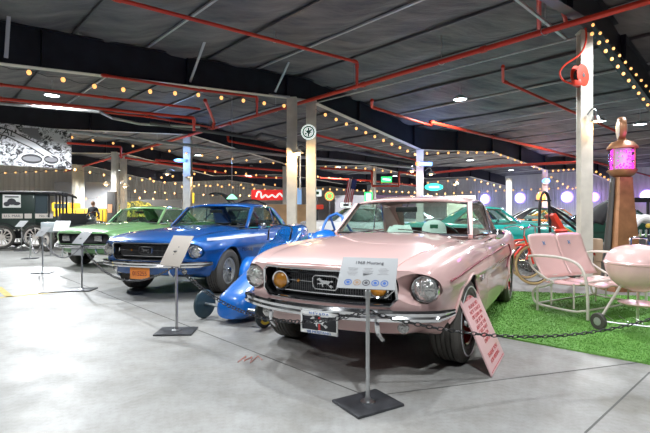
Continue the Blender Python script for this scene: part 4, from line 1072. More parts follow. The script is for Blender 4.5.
def shade(P, label, r=.17, col='shadewarm', arm=.25, E=12, lc=(1, .62, .30)):
    P = Vector(P); rt = empty('shade_lamp', P, 0, label, 'lamp', 'warm shade lamps on the columns')
    b = MB(); b.lathe([(.03, .10), (.05, .09), (r * .8, .02), (r, 0), (r * .97, -.003), (.03, .075)], None, 24); b.build('lamp_shade', 'steel', rt)
    b = MB(); b.sphere((0, 0, .01), r * .42, 12); b.build('bulb', col, rt)
    b = MB(); b.tube(smoothpath([(0, 0, .09), (0, 0, .18), (arm * .4, .03, .22), (arm, .05, .12)], 4), .012, 6); b.build('lamp_arm', 'steel', rt)
    l = bpy.data.lights.new('shade_light', 'POINT'); l.energy = E; l.color = lc; l.shadow_soft_size = .08; o = bpy.data.objects.new('shade_light', l); C.objects.link(o); o.location = P - V3(0, 0, .12)
shade(px(298, 153, 12.3), 'warm shade lamp between the two centre columns', E=60)
shade(px(412, 171, 16.0), 'warm shade lamp left of the light bar column'); shade(px(431, 174, 16.4), 'warm shade lamp right of the light bar column', arm=-.2)
shade(px(596, 121, 7.9), 'warm shade lamp on the hose reel column beside the pump globe', r=.10, arm=-.12, E=6)
shade(px(167, 174, 18.5), 'warm shade lamp left of the column behind the blue car', arm=.3); shade(px(189, 177, 18.5), 'warm shade lamp right of the column behind the blue car', arm=-.3)
shade(px(106, 184, 23), 'warm shade lamp left of the green car columns', arm=.3, r=.25); shade(px(125, 186, 23), 'warm shade lamp right of the green car columns', arm=-.3, r=.25); shade(px(455, 184, 20), 'warm shade lamp above the pink car roof', arm=.2)
M['bluelamp'] = glow('blue_white_lamp', (.14, .38, 1), 1.8); M['orangeglow'] = glow('orange_lamp', (1, .30, .06), 1.6); M['purple'] = glow('violet_lamp', (.35, .25, 1), 2.2)
def spot(name, P, sz, m, label, lc, E, cat='lamp', kind='box'):
    P = Vector(P); b = MB()
    if kind == 'box': b.box((0, 0, 0), sz); 
    else: b.sphere((0, 0, 0), sz[0] / 2, 14, sc=(1, 1, sz[2] / sz[0]))
    h = MB(); h.box((0, .06, 0), (sz[0] * .8, .05, sz[2] * .7)); o = thing(h, name, 'black', label, cat, loc=P, bevel=.01); b.build('lamp_face', m, o, bevel=.01 if kind == 'box' else 0)
    if E:
        l = bpy.data.lights.new('glow_light', 'POINT'); l.energy = E; l.color = lc; l.shadow_soft_size = .15; q = bpy.data.objects.new('glow_light', l); C.objects.link(q); q.location = P - V3(0, .3, 0)
    return o
spot('lamp', px(180, 160.5, 18.3), (.50, .10, .14), 'bluelamp', 'blue and white oval lamp on the column behind the blue car', (.3, .5, 1), 60, kind='s')
o = spot('light_bar', px(425, 164, 16.1), (.50, .10, .12), 'bluelamp', 'orange and blue light bar on the column above the pink car roof', (.3, .4, 1), 50)
b = MB(); b.box((-.26, -.01, 0), (.14, .11, .13)); b.build('orange_end', 'orangeglow', o, bevel=.01)
spot('lamp', px(546, 181, 23.6), (.4, .1, .3), 'bluelamp', 'small blue lamp high on the far right column', (.3, .4, 1), 80, kind='s')
spot('lamp', px(541, 197, 23.6), (.45, .1, .55), 'orangeglow', 'orange glowing lamp at the foot of the far right column', (1, .35, .1), 90, kind='s')
M['tealneon'] = glow('teal_neon', (.05, .85, .70), 1.8); M['greenneon'] = glow('green_neon', (.05, .9, .2), 1.6); M['whiteneon'] = glow('white_neon', (.8, 1, .9), 2.0)
b = MB(); T = facing(px(434, 187, 19), 0); b.prism([(.38 * math.cos(a), .15 * math.sin(a)) for a in np.linspace(0, 2 * PI, 29)[:-1]], -.05, 0, T); o = thing(b, 'neon_sign', 'tealneon', 'teal oval neon sign just above the pink car roof', 'sign', smooth=0)
b = MB(); b.box(T @ V3(0, 0, .01), (.42, .03, .07)); b.build('white_lettering', 'whiteneon', o)
# green framed sign, green banner
T = facing(px(368.5, 197, 21)); b = MB(); b.box(T @ V3(0, 0, -.03), (.36, .05, .46)); o = thing(b, 'neon_sign', 'greenneon', 'square green neon sign with a white centre beside the flag', 'sign'); b = MB(); b.box(T @ V3(0, 0, .02), (.22, .04, .30)); b.build('white_centre', 'whiteneon', o)
T = facing(px(386.5, 179.5, 20)); b = MB(); b.box(T @ V3(0, 0, 0), (.46, .05, .24)); o = thing(b, 'neon_sign', 'greenneon', 'green hanging neon sign framed by the stepped red pipe', 'sign'); b = MB(); b.box(T @ V3(0, 0, .03), (.34, .03, .06), M3=Matrix.Rotation(.1, 3, 'Y')); b.build('white_script', 'whiteneon', o)
# flag
M['flagred'] = mat('flag_red', (.50, .04, .05), .7); M['flagblue'] = mat('flag_blue', (.02, .03, .14), .7); M['cloth'] = mat('flag_white', (.72, .68, .68), .7)
T = facing(px(350, 192, 19)) @ Matrix.Rotation(-.18, 4, 'Z'); b = MB()
for k in range(9):
    rows = [[T @ V3(-.17 + .34 * (k + j) / 9, .55 - 1.15 * i / 12, .05 * math.sin((k + j) * 1.9 + i * .4)) for j in (0, 1)] for i in range(13)]
    b.grid(rows, k % 2)
fl_ = thing(b, 'flag', ['flagred', 'cloth'], 'hanging red and white striped flag with a dark blue canton', 'flag', smooth=180, solid=.006)
b = MB(); rows = [[T @ V3(-.01 + .20 * j / 4, .56 - .42 * i / 4, .075 + .02 * math.sin(j * 2)) for j in range(5)] for i in range(5)]; b.grid(rows); b.build('canton', 'flagblue', fl_, smooth=180, solid=.004)
b = MB(); b.tube([T @ V3(-.02, .62, .02), T @ V3(.22, .30, .02)], .012, 6); b.build('flag_pole', 'tan', fl_)
# hose reel
rp = px(579.5, 76, 7.85); T = Matrix.Translation(rp) @ Matrix.Rotation(.55, 4, 'Z') @ Matrix.Rotation(PI / 2, 4, 'X')
b = MB(); 
for h in (-.055, .055): b.lathe([(.04, h), (.185, h), (.19, h + .006), (.185, h + .010), (.04, h + .010)], T, 36)
hr = thing(b, 'hose_reel', M['redpipe'], 'red hose reel mounted on the right column', 'hose reel')
b = MB()
for k in range(4): b.tube([T @ V3((.10 + .012 * (k % 2)) * math.cos(a), (.10 + .012 * (k % 2)) * math.sin(a), -.035 + .024 * k) for a in np.linspace(0, 2 * PI, 25)[:-1]], .013, 8, closed=True)
b.build('coiled_hose', 'matblack', hr)
b = MB(); b.lathe([(.001, -.07), (.04, -.07), (.04, .075), (.001, .075)], T, 16); b.build('reel_hub', 'steel', hr)
b = MB(); b.tube(smoothpath([px(572, 84, 7.85), px(563, 80, 7.8), px(560, 72, 7.8), px(566, 64, 7.8), px(580, 54, 7.8), px(586, 40, 7.85), px(584, 24, 7.9), px(572, 14, 8.0), px(562, 12, 8.2)], 6), .016, 8); b.build('supply_hose', 'redpipe', hr)
b = MB(); b.box(rp + V3(-.10, -.10, -.15), (.12, .06, .10)); b.build('hose_nozzle', 'redpipe', hr, bevel=.01)
# banner
def banner_mat():
    m = mat('black_and_white_print', (.6, .6, .6), .8); nt = m.node_tree; b = nt.nodes['Principled BSDF']; tc = nt.nodes.new('ShaderNodeTexCoord')
    n = nt.nodes.new('ShaderNodeTexNoise'); n.inputs['Scale'].default_value = 5; n.inputs['Detail'].default_value = 7; n.inputs['Roughness'].default_value = .72; n.inputs['Distortion'].default_value = 1.4
    r = nt.nodes.new('ShaderNodeValToRGB'); r.color_ramp.elements[0].position = .44; r.color_ramp.elements[1].position = .54; r.color_ramp.elements[0].color = (.03, .03, .035, 1); r.color_ramp.elements[1].color = (.85, .86, .90, 1)
    nt.links.new(tc.outputs['Object'], n.inputs[0]); nt.links.new(n.outputs[0], r.inputs[0]); nt.links.new(r.outputs[0], b.inputs['Base Color']); return m
M['bannerprint'] = banner_mat(); M['bgrey'] = mat('print_mid_grey', (.22, .22, .24), .6); M['bwhite'] = mat('print_white', (.75, .76, .79), .6); M['bdark'] = mat('print_black', (.03, .03, .035), .6)
bt = 7.6 - .25; p0 = G(-8.2, bt); p1 = G(-4.35, bt); z0, z1 = 2.70, 4.02
ex = (p1 - p0).normalized(); ez_ = Vector((ex.y, -ex.x, 0)); W_ = (p1 - p0).length
TB = basis(ex, V3(0, 0, 1), ez_, p0 + V3(0, 0, z0)); Hh = z1 - z0; bw_ = W_
b = MB(); b.prism([(0, 0), (W_, 0), (W_, Hh), (0, Hh)], -.02, 0, TB); bn = thing(b, 'hanging_banner', ['bannerprint'], 'large black and white printed car collage banner hanging at the upper left', 'banner', smooth=0)
b = MB(); b.prism([(.02, .02), (W_ - .02, .02), (W_ - .02, Hh - .02), (.02, Hh - .02)], .0005, .001, TB); 
b = MB(); arc = [(W_ - 2.6, Hh - .16), (W_ - 1.8, Hh - .30), (W_ - 1.1, Hh - .62), (W_ - .55, Hh - .98)]
b.tube([TB @ V3(x, y, .0) for x, y in arc], .125, 4, 0); b.v = [tuple(TB @ (lambda q: V3(q.x, q.y, max(.001, min(.003, q.z))))(TB.inverted() @ Vector(v))) for v in b.v]; b.build('printed_outline', 'bdark', bn, smooth=0)
b = MB(); b.tube([TB @ V3(x, y, .0) for x, y in arc], .10, 4, 0); b.v = [tuple(TB @ (lambda q: V3(q.x, q.y, max(.001, min(.006, q.z))))(TB.inverted() @ Vector(v))) for v in b.v]; b.build('printed_band', 'bwhite', bn, smooth=0)
def ell(b, cx, cy, rx, ry, z, mi, n=28): b.prism([(cx + rx * math.cos(a), cy + ry * math.sin(a)) for a in np.linspace(0, 2 * PI, n + 1)[:-1]], 0.0, z, TB, mi)
b = MB()
for cx, cy, rx, ry in ((W_ - 1.15, .26, .36, .20), (W_ - .60, .28, .26, .18)):
    b = MB(); ell(b, cx, cy, rx, ry, .003, 0); ell(b, cx, cy, rx * .82, ry * .78, .005, 2); ell(b, cx, cy, rx * .70, ry * .42, .007, 1); b.build('printed_car_front', ['bwhite', 'bgrey', 'bdark'], bn, smooth=0)
for cx, cy, r_ in ((W_ - .45, Hh - .28, .22), (W_ - .30, Hh - .42, .15), (W_ - .62, Hh - .20, .13)):
    pts = [(cx + r_ * (1 if k % 2 else .5) * math.cos(a), cy + r_ * (1 if k % 2 else .5) * math.sin(a)) for k, a in enumerate(np.linspace(0, 2 * PI, 17)[:-1])]; b = MB(); b.prism(pts, 0, .004, TB, 0); b.build('printed_flower', 'bwhite', bn, smooth=0)
b = MB(); b.prism([(W_ - 1.5, Hh - .08), (W_ - 1.0, Hh - .05), (W_ - .85, Hh - .50), (W_ - 1.2, Hh - .35)], 0, .003, TB, 1)
b.build('printed_patch', ['bwhite', 'bgrey', 'bdark'], bn, smooth=0)
text('banner_lettering', 'ZAL', .30, TB @ Matrix.Translation((W_ - 1.86, Hh - .27, .009)) @ Matrix.Rotation(-.2, 4, 'Z'), 'bdark', bn, .001)

# ------------------------------------------------------------------ gas pump
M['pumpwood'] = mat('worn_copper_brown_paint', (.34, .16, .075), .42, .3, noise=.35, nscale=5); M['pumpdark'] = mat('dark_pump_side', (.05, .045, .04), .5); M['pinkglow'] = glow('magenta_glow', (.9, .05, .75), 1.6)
def pump():
    P = px(620, 0, 6.95); P.z = 0; r = empty('gas_pump', P, 0, 'tall brown antique gas pump with a magenta glowing glass cylinder behind the pink grill', 'gas pump')
    prof = [(0, .30, .24), (.10, .30, .24), (.14, .235, .20), (.5, .205, .18), (1.0, .165, .15), (1.4, .130, .13), (1.72, .110, .12)]
    def ring(z, a, d, x0=0): return [V3(x0 + a * sx_, d * sy_, z) for sx_, sy_ in ((-1, -.7), (-.85, -1), (.85, -1), (1, -.7), (1, .7), (.85, 1), (-.85, 1), (-1, .7))]
    zs = np.linspace(0, 1.72, 16); b = MB(); ax = [p[0] for p in prof]
    rows = [ring(z, ci(ax, [p[1] for p in prof], z), ci(ax, [p[2] for p in prof], z), .02) for z in zs]
    b.grid(rows, 0, closed_u=True); b.add(rows[-1], [tuple(range(8))]); b.build('body', 'pumpwood', r, smooth=20)
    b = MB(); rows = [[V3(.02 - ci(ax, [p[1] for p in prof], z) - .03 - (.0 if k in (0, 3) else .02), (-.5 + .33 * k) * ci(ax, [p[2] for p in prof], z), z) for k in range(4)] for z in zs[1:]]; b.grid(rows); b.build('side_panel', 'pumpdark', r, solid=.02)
    cz = 1.72; b = MB(); b.lathe([(.001, cz), (.10, cz), (.16, cz + .04), (.20, cz + .10), (.20, cz + .12), (.001, cz + .12)], Matrix.Translation((.035, 0, 0)), 28); b.build('cylinder_base', 'pumpwood', r)
    b = MB(); b.lathe([(.185, cz + .12), (.185, cz + .44)], Matrix.Translation((.035, 0, 0)), 32); b.build('glass_cylinder', 'glass', r)
    b = MB(); rg3 = random.Random(2)
    for k in range(170):
        a = rg3.random() * 2 * PI; h = rg3.random() ** 1.7; b.sphere((.035 + .155 * math.cos(a), .155 * math.sin(a), cz + .13 + .30 * h), .008 + .008 * rg3.random(), 5)
    pl_ = b.build('glowing_beads', 'pinkglow', r, smooth=0); pl_['kind'] = 'stuff'
    b = MB(); b.lathe([(.001, cz + .12), (.12, cz + .12), (.12, cz + .44), (.001, cz + .44)], Matrix.Translation((.035, 0, 0)), 20); b.build('inner_tube', M['pinkcore'], r)
    for a in (.4, 1.97, 3.54, 5.11): b = MB(); b.cyl((.035 + .19 * math.cos(a), .19 * math.sin(a), cz + .11), (.035 + .19 * math.cos(a), .19 * math.sin(a), cz + .45), .009, 6); b.build('cage_rod', 'pumpwood', r)
    b = MB(); b.lathe([(.21, cz + .44), (.21, cz + .465), (.15, cz + .54), (.07, cz + .57), (.05, cz + .60), (.001, cz + .60)], Matrix.Translation((.035, 0, 0)), 28); b.build('dome_cap', 'pumpwood', r)
    T = Matrix.Translation((.02, 0, cz + .755)) @ Matrix.Rotation(1.15, 4, 'Z') @ Matrix.Rotation(PI / 2, 4, 'X')
    b = MB(); b.lathe([(.001, -.045), (.165, -.045), (.175, -.03), (.175, .03), (.165, .045), (.001, .045)], T, 36); g_ = b.build('globe', 'pumpwood', r)
    for h, s_ in ((.047, 1), (-.047, -1)):
        b = MB(); b.lathe([(.001, h + .018 * s_), (.10, h + .014 * s_), (.155, h)], T, 32); b.build('globe_face', M['globeface'], g_)
    l = bpy.data.lights.new('magenta_light', 'POINT'); l.energy = 8; l.color = (1, .1, .8); l.shadow_soft_size = .2; o = bpy.data.objects.new('magenta_light', l); C.objects.link(o); o.location = P + V3(.1, -.35, 2.0)
M['pinkcore'] = glow('magenta_glow_core', (.62, .40, .56), .55); M['globeface'] = mat('cream_globe_glass', (.70, .62, .45), .3)
pump()
# ------------------------------------------------------------------ blue racers
BLU2 = carpaint('bright_blue_fibreglass', (.002, .14, .55))
def dragster():
    a = math.atan2(-.866, -.50); r = empty('blue_racer', (-.975, 4.82, 0), a, 'long low blue soapbox racer with black disc wheels beside the pink car', 'race car')
    b = MB(); st = [(.10, .14, .06, .24), (.07, .19, .04, .30), (.0, .20, .04, .33), (-.2, .23, .04, .43), (-.5, .26, .05, .55), (-1.0, .30, .06, .56), (-1.5, .29, .08, .58), (-2.2, .28, .08, .60), (-2.7, .22, .10, .62), (-3.0, .12, .16, .55)]
    rows = []
    for x in np.linspace(.10, -3.0, 40):
        w, z0_, z1_ = (ci([s_[0] for s_ in st], [s_[k] for s_ in st], x) for k in (1, 2, 3)); zc_ = (z0_ + z1_) / 2; hh = (z1_ - z0_) / 2
        rows.append([V3(x, w * math.copysign(abs(math.cos(t)) ** .7, math.cos(t)), zc_ + hh * math.copysign(abs(math.sin(t)) ** .7, math.sin(t))) for t in np.linspace(0, 2 * PI, 25)[:-1]])
    b.grid(rows, 0, closed_u=True); b.add(rows[0], [tuple(range(24))]); b.add(rows[-1], [tuple(range(24))]); b.build('body', BLU2, r, smooth=60)
    b = MB(); b.tube([(0, -.42, .16), (0, .42, .16)], .018, 10); b.build('front_axle', 'steel', r)
    b = MB(); b.tube([(-2.6, -.40, .26), (-2.6, .40, .26)], .02, 10); b.build('rear_axle', 'steel', r)
    for x, rr_, w_ in ((0, .16, .035), (-2.6, .26, .16)):
        for sg in (-1, 1):
            T = Matrix.Translation((x, sg * .42, rr_)) @ Matrix.Rotation(-sg * PI / 2, 4, 'X')
            b = MB(); b.lathe([(.02, -w_ / 2), (rr_ * .8, -w_ * .5), (rr_ * .96, -w_ * .4), (rr_, 0), (rr_ * .96, w_ * .4), (rr_ * .8, w_ * .5), (.03, w_ * .62), (.001, w_ * .62)], T, 36); w = b.build('wheel', M['discwheel'], r)
            if x == 0:
                b = MB(); b.lathe([(rr_ * .62, w_ * .56), (rr_ * .80, w_ * .53)], T, 36); b.f = b.f[4:13]; b.build('yellow_mark', M['yellowdecal'], w, smooth=0)
    b = MB()
    for sg in (-1, 1): b.tube(smoothpath([(-1.95, sg * .17, .52), (-2.1, sg * .16, .85), (-2.25, sg * .13, 1.09), (-2.3, 0, 1.17)], 5), .02, 8); b.tube([(-2.85, sg * .20, .55), (-2.28, sg * .10, 1.13)], .018, 8)
    b.tube([(-2.1, -.16, .85), (-2.1, .16, .85)], .016, 8); b.build('roll_cage', M['cageblue'], r)
    b = MB(); b.sphere((-1.95, 0, .76), .24, 20, sc=(1.0, .9, .75)); b.build('cowl', BLU2, r)
    b = MB(); b.box((-2.2, 0, .66), (.12, .40, .40)); b.build('seat', 'black', r, bevel=.03)
M['discwheel'] = mat('dark_teal_disc', (.03, .055, .065), .35); M['yellowdecal'] = mat('yellow_decal', (.75, .72, .05), .5); M['cageblue'] = mat('light_blue_tube', (.04, .17, .50), .4)
dragster()
FLAKE = mat('blue_metalflake', (.004, .12, .42), .25, .4, 1, noise=.5, nscale=60)
def speedster():
    P = px(281, 0, 7.0); P.z = 0; r = empty('blue_kart', P, -1.86, 'small blue metalflake open car between the blue coupe and the pink car', 'small car')
    b = MB(); st = [(.8, .08, .20, .42), (.65, .15, .18, .56), (.4, .18, .16, .72), (0, .20, .16, .80), (-.4, .22, .16, .98), (-.75, .20, .20, 1.0), (-.95, .12, .30, .88)]
    rows = []
    for x in np.linspace(.8, -.95, 22):
        w, a0, a1 = (ci([s_[0] for s_ in st], [s_[k] for s_ in st], x) for k in (1, 2, 3)); zc_ = (a0 + a1) / 2; hh = (a1 - a0) / 2
        rows.append([V3(x, w * math.copysign(abs(math.cos(t)) ** .55, math.cos(t)), zc_ + hh * math.copysign(abs(math.sin(t)) ** .55, math.sin(t))) for t in np.linspace(0, 2 * PI, 25)[:-1]])
    b.grid(rows, 0, closed_u=True); b.add(rows[0], [tuple(range(24))]); b.add(rows[-1], [tuple(range(24))]); b.build('body', FLAKE, r, smooth=60)
    for x in (.45, -.6):
        for sg in (-1, 1): wheel(r, x, sg * .27, r=.24, w=.09, style='dish', disc='steel')
    for sg in (-1, 1):
        b = MB(); rows = [[V3(.45 + .30 * math.cos(a), sg * y, .24 + .30 * math.sin(a)) for y in (.20, .27, .34)] for a in np.linspace(.0, PI, 13)]; b.grid(rows); b.build('fender', BLU2, r, smooth=60, solid=.015)
    b = MB(); b.tube(smoothpath([(.1, -.18, .76), (.0, -.16, .96), (0, .16, .96), (.1, .18, .76)], 4), .014, 8); b.build('windshield_frame', 'chrome', r)
speedster()
# blue tank and seat in line with the racer
b = MB(); b.tube([(0, 0, 0), (.05, 0, 0), (.35, 0, 0), (.40, 0, 0)], [.07, .10, .10, .07], 16); thing(b, 'blue_canister', BLU2, 'small blue cylinder tank just above the pink car bonnet edge', 'tank', loc=px(306, 238, 8.6))
b = MB(); b.cyl((.2, 0, -.10), (.2, 0, -px(306, 238, 8.6).z), .03, 8); 
o = [x for x in C.objects if x.name == 'blue_canister'][0]; b.build('stand', 'steel', o)
# ------------------------------------------------------------------ background cars
def colour(n, c, **k): return carpaint(n, c, **k)
FAR = dict(far=True, fog=False)
coupe('white_coupe', 'white modern coupe parked in the background left of the pink car roof', (2.85, 15.9, 0), .2, colour('white_car_paint', (.85, .86, .88)), interior='black', wheels='spoke', disc=M['steel'], cabin=dict(zr=1.42), **FAR)
TEAL = colour('teal_car_paint', (.01, .42, .36)); 
coupe('teal_coupe', 'teal old coupe directly behind the rear of the pink car', (px(548, 0, 11.6).x, 11.6, 0), -.25, TEAL, interior='tan', wheels='dish', stripe='whitestripe', **FAR)
coupe('teal_white_car', 'teal and white car behind the roll cage with dark glass', (px(590, 0, 16.5).x, 16.5, 0), -.3, colour('pale_teal_paint', (.12, .52, .46)), interior='black', wheels='dish', cabin=dict(zr=1.42, ze=1.0), roofmat=M['black'], **FAR)
coupe('dark_green_car', 'dark green sedan behind the right column and the gas pump', (px(672, 0, 13.2).x, 13.2, 0), -.2, colour('dark_green_car_paint', (.015, .06, .04)), interior='black', wheels='dish', **FAR)
coupe('black_car', 'black car with its bonnet up behind the blue coupe roof', (px(205, 0, 15.8).x, 15.8, 0), -2.0, colour('black_car_paint', (.012, .012, .014)), interior='black', wheels='dish', **FAR)
coupe('silver_car', 'silver car in the far background behind the flag', (px(385, 0, 26).x, 26, 0), 3.0, colour('silver_car_paint', (.45, .46, .48), metal=.5), interior='black', wheels='dish', **FAR)
coupe('orange_car', 'orange car far back under the blue round wall lights', (px(585, 0, 23).x, 23, 0), -.2, colour('orange_car_paint', (.72, .22, .03)), interior='black', wheels='dish', cabin=dict(zr=1.5, ze=1.1), **FAR)
coupe('purple_car', 'dark violet car far back behind the teal cars', (px(515, 0, 19).x, 19, 0), -.4, colour('violet_car_paint', (.05, .03, .14)), interior='black', wheels='dish', cabin=dict(zr=1.5), **FAR)
# open bonnets (dark arcs) behind the blue coupe
for (ua, va, ub, vb, Y, lab) in ((213, 195, 232, 203, 15.2, 'dark raised bonnet panel left of the green lamp above the blue car roof'), (237, 204, 268, 204, 15.0, 'long dark arched panel above the blue car roof')):
    p, q = px(ua, va, Y), px(ub, vb, Y + .6); b = MB(); rows = []
    for i in range(15):
        t = i / 14; c_ = p.lerp(q, t) + V3(0, 0, .16 * math.sin(PI * t)); rows.append([c_ + V3(0, y, -.04 * abs(y)) for y in np.linspace(-.5, .5, 5)])
    b.grid(rows); o = thing(b, 'raised_bonnet', 'black', lab, 'bonnet', smooth=180, solid=.04); b = MB(); b.tube([p.lerp(q, .85), px(ub - 6, 214, Y + .5) - V3(0, 0, .2)], .02, 6); b.build('prop_rod', 'steel', o)
P = px(232, 199, 15); b = MB(); b.lathe([(.03, .16), (.10, .10), (.19, 0), (.001, -.01)], None, 24); o = thing(b, 'green_lamp', M['palegreen'], 'pale green glowing lamp shade above the middle of the blue car roof', 'lamp', loc=P)
b = MB(); b.cyl((0, 0, .14), (0, 0, zceil((P - A0).dot(VD)) - P.z - .05), .01, 6); b.build('hanging_rod', 'steel', o)
# ------------------------------------------------------------------ right side: bicycle, roll cage buggy, pieces near the pump
def bicycle(P, rz, label):
    P.z = 0; r = empty('bicycle', P, rz, label, 'bicycle')
    for x, m_ in ((-.5, 'rubber'), (.42, M['tantyre'])):
        T = basis((1, 0, 0), (0, 0, 1), (0, -1, 0), (x, 0, .33)); b = MB(); b.tube([T @ V3(.31 * math.cos(a), .31 * math.sin(a), 0) for a in np.linspace(0, 2 * PI, 41)[:-1]], .021, 8, closed=True); w = b.build('wheel', m_, r)
        b = MB(); b.tube([T @ V3(.285 * math.cos(a), .285 * math.sin(a), 0) for a in np.linspace(0, 2 * PI, 33)[:-1]], .008, 5, closed=True)
        for k in range(14): b.tube([T @ V3(0, 0, 0), T @ V3(.285 * math.cos(k * PI / 7), .285 * math.sin(k * PI / 7), 0)], .0025, 4)
        b.cyl(T @ V3(0, 0, -.04), T @ V3(0, 0, .04), .02, 8); b.build('spokes', 'chrome', w)
    b = MB()
    for p, q in (((-.5, 0, .33), (-.1, 0, .30)), ((-.5, 0, .33), (-.18, 0, .72)), ((-.1, 0, .30), (-.20, 0, .82)), ((-.18, 0, .70), (.25, 0, .74)), ((-.1, 0, .30), (.27, 0, .66)), ((.25, 0, .80), (.42, 0, .33)), ((-.17, 0, .62), (.26, 0, .66))): b.tube([p, q], .017, 8)
    b.build('frame', 'redpipe', r)
    b = MB(); b.sphere((-.22, 0, .86), .10, 12, sc=(1.3, .8, .35)); b.build('saddle', M['redpipe'], r)
    b = MB(); b.tube(smoothpath([(.05, -.30, .92), (.22, -.26, .96), (.26, 0, .93), (.22, .26, .96), (.05, .30, .92)], 4), .012, 8); b.tube([(.26, 0, .93), (.25, 0, .78)], .014, 8); b.build('handlebar', 'chrome', r)
    for sg, x, in ((1, -.5), (1, .42)):
        b = MB(); rows = [[V3(x + .36 * math.cos(a), y, .33 + .36 * math.sin(a)) for y in (-.03, 0, .03)] for a in np.linspace(.5, 2.9, 15)]; b.grid(rows); b.build('fender', M['redpipe'], r, smooth=180, solid=.004)
    b = MB(); b.lathe([(.02, -.01), (.09, -.01), (.09, .01), (.02, .01)], basis((1, 0, 0), (0, 0, 1), (0, -1, 0), (-.1, -.03, .30)), 20); b.build('chain_ring', 'chrome', r)
M['tantyre'] = mat('tan_tyre', (.45, .32, .14), .6)
bicycle(px(509, 0, 7.4), .05, 'red bicycle whose tan tyred front wheel shows just left of the glider')
bicycle(px(549, 0, 8.15), PI + .05, 'red bicycle behind the glider pointing left towards the pink car')
def buggy():
    P = px(556, 0, 9.6); P.z = 0; r = empty('sand_buggy', P, 0, 'black tube framed buggy with a tall roll hoop and red seat behind the glider', 'buggy')
    def L(pts, m_, nm, rad=.025): b = MB(); b.tube(smoothpath(pts, 5), rad, 8); return b.build(nm, m_, r)
    q = lambda u, v, dy=0: px(u, v, 9.6 + dy) - P
    L([q(539, 240), q(539.5, 215), q(540, 203), (q(542, 195)), q(544.5, 192), q(547.5, 195), q(549, 203), q(550, 225), q(550, 240)], 'black', 'roll_hoop', .03)
    L([q(535, 200.5), q(551, 200.5)], 'black', 'cross_tube', .016)
    L([q(549, 206), q(560, 216), q(572, 226), q(585, 236)], 'black', 'upper_rail', .03)
    L([q(545, 212, .3), q(556, 222, .3), q(570, 231, .3), q(585, 240, .3)], M['yellowtube'], 'yellow_rail', .022)
    L([q(549, 206, .7), q(562, 213, .7), q(578, 224, .7), q(592, 232, .7)], 'black', 'far_rail', .03)
    b = MB(); b.beam(q(550, 214), q(562, 234), .36, .10); b.beam(q(562, 236), q(570, 238), .36, .10); b.build('seat', M['redpipe'], r, bevel=.03)
    b = MB(); b.box((0, 0, .25), (1.7, .7, .10)); b.tube([q(539, 232), (-.4, 0, .28)], .03, 8); b.tube([q(585, 238), (.7, 0, .28)], .03, 8); b.build('floor_pan', 'black', r)
    for x in (-.75, .75):
        for sg in (-1, 1): wheel(r, x, sg * .55, r=.30, w=.2, style='dish')
    b = MB(); b.lathe([(.001, 0), (.09, 0), (.09, .03), (.001, .03)], facing(q(550, 236) + V3(0, -.1, 0)), 16); b.build('round_gauge', 'galv', r)
M['yellowtube'] = mat('yellow_tube', (.70, .48, .06), .4)
buggy()
b = MB(); pts = smoothpath([px(590, 222, 9.0), px(595, 213, 9.0), px(604, 205, 9.1), px(616, 199, 9.2), px(624, 197, 9.3)], 5); rows = [[p + V3(0, y, -.02 * abs(y)) + V3(.03 * 0, 0, dz) for y, dz in ((-.25, 0), (0, .03), (.25, 0))] for p in pts]
b.grid(rows); o = thing(b, 'raised_trunk_lid', 'matblack', 'black curved raised lid between the right column and the gas pump', 'lid', smooth=180, solid=.13)
b = MB(); b.cyl(pts[0], (pts[0].x, pts[0].y, 0), .03, 8); b.build('support', 'black', o)
P = px(602, 0, 8.0); b = MB(); b.box((0, 0, .50), (.26, .3, .42)); b.box((0, 0, .15), (.22, .26, .3)); o = thing(b, 'tan_cabinet', M['tancab'], 'tan metal cabinet behind the glider arm beside the gas pump', 'cabinet', loc=(P.x + .05, P.y + .4, 0), bevel=.03)
b = MB(); b.box((-.11, -.16, .50), (.06, .02, .40)); b.build('white_edge', 'white', o)
# engine on a stand at the right edge
P = px(643, 0, 8.4); r = empty('display_engine', (P.x, 8.4, 0), 0, 'display engine with white covers at the right edge behind the grill', 'engine')
b = MB(); b.box((0, 0, .62), (.42, .4, .32)); b.box((0, 0, .30), (.3, .3, .4)); b.box((0, 0, .05), (.5, .5, .1)); b.build('engine_block', 'gunmetal', r, bevel=.03)
for k in range(2):
    b = MB(); b.tube(smoothpath([(-.25, -.1 + .2 * k, .95), (-.1, -.1 + .2 * k, 1.08), (.1, -.1 + .2 * k, 1.06), (.28, -.1 + .2 * k, .98)], 4), .07, 10); b.build('white_cover', 'white', r)
for k in range(5):
    b = MB(); b.cyl((-.2 + .1 * k, -.2, .70), (-.2 + .1 * k, -.22, .88), .025, 8); b.build('intake_tube', 'chrome', r)
b = MB(); b.sphere((-.08, -.25, .95), .045, 10); b.build('yellow_cap', M['yellowtube'], r)
b = MB(); b.beam(px(633, 200, 9.6), px(655, 200, 9.6), .1, .1); b.cyl(px(648, 201, 9.6), px(648, 201, 9.6) - V3(0, 0, px(0, 201, 9.6).z), .03, 8); thing(b, 'hoist_frame', 'black', 'black hoist frame at the right edge above the engine', 'hoist')
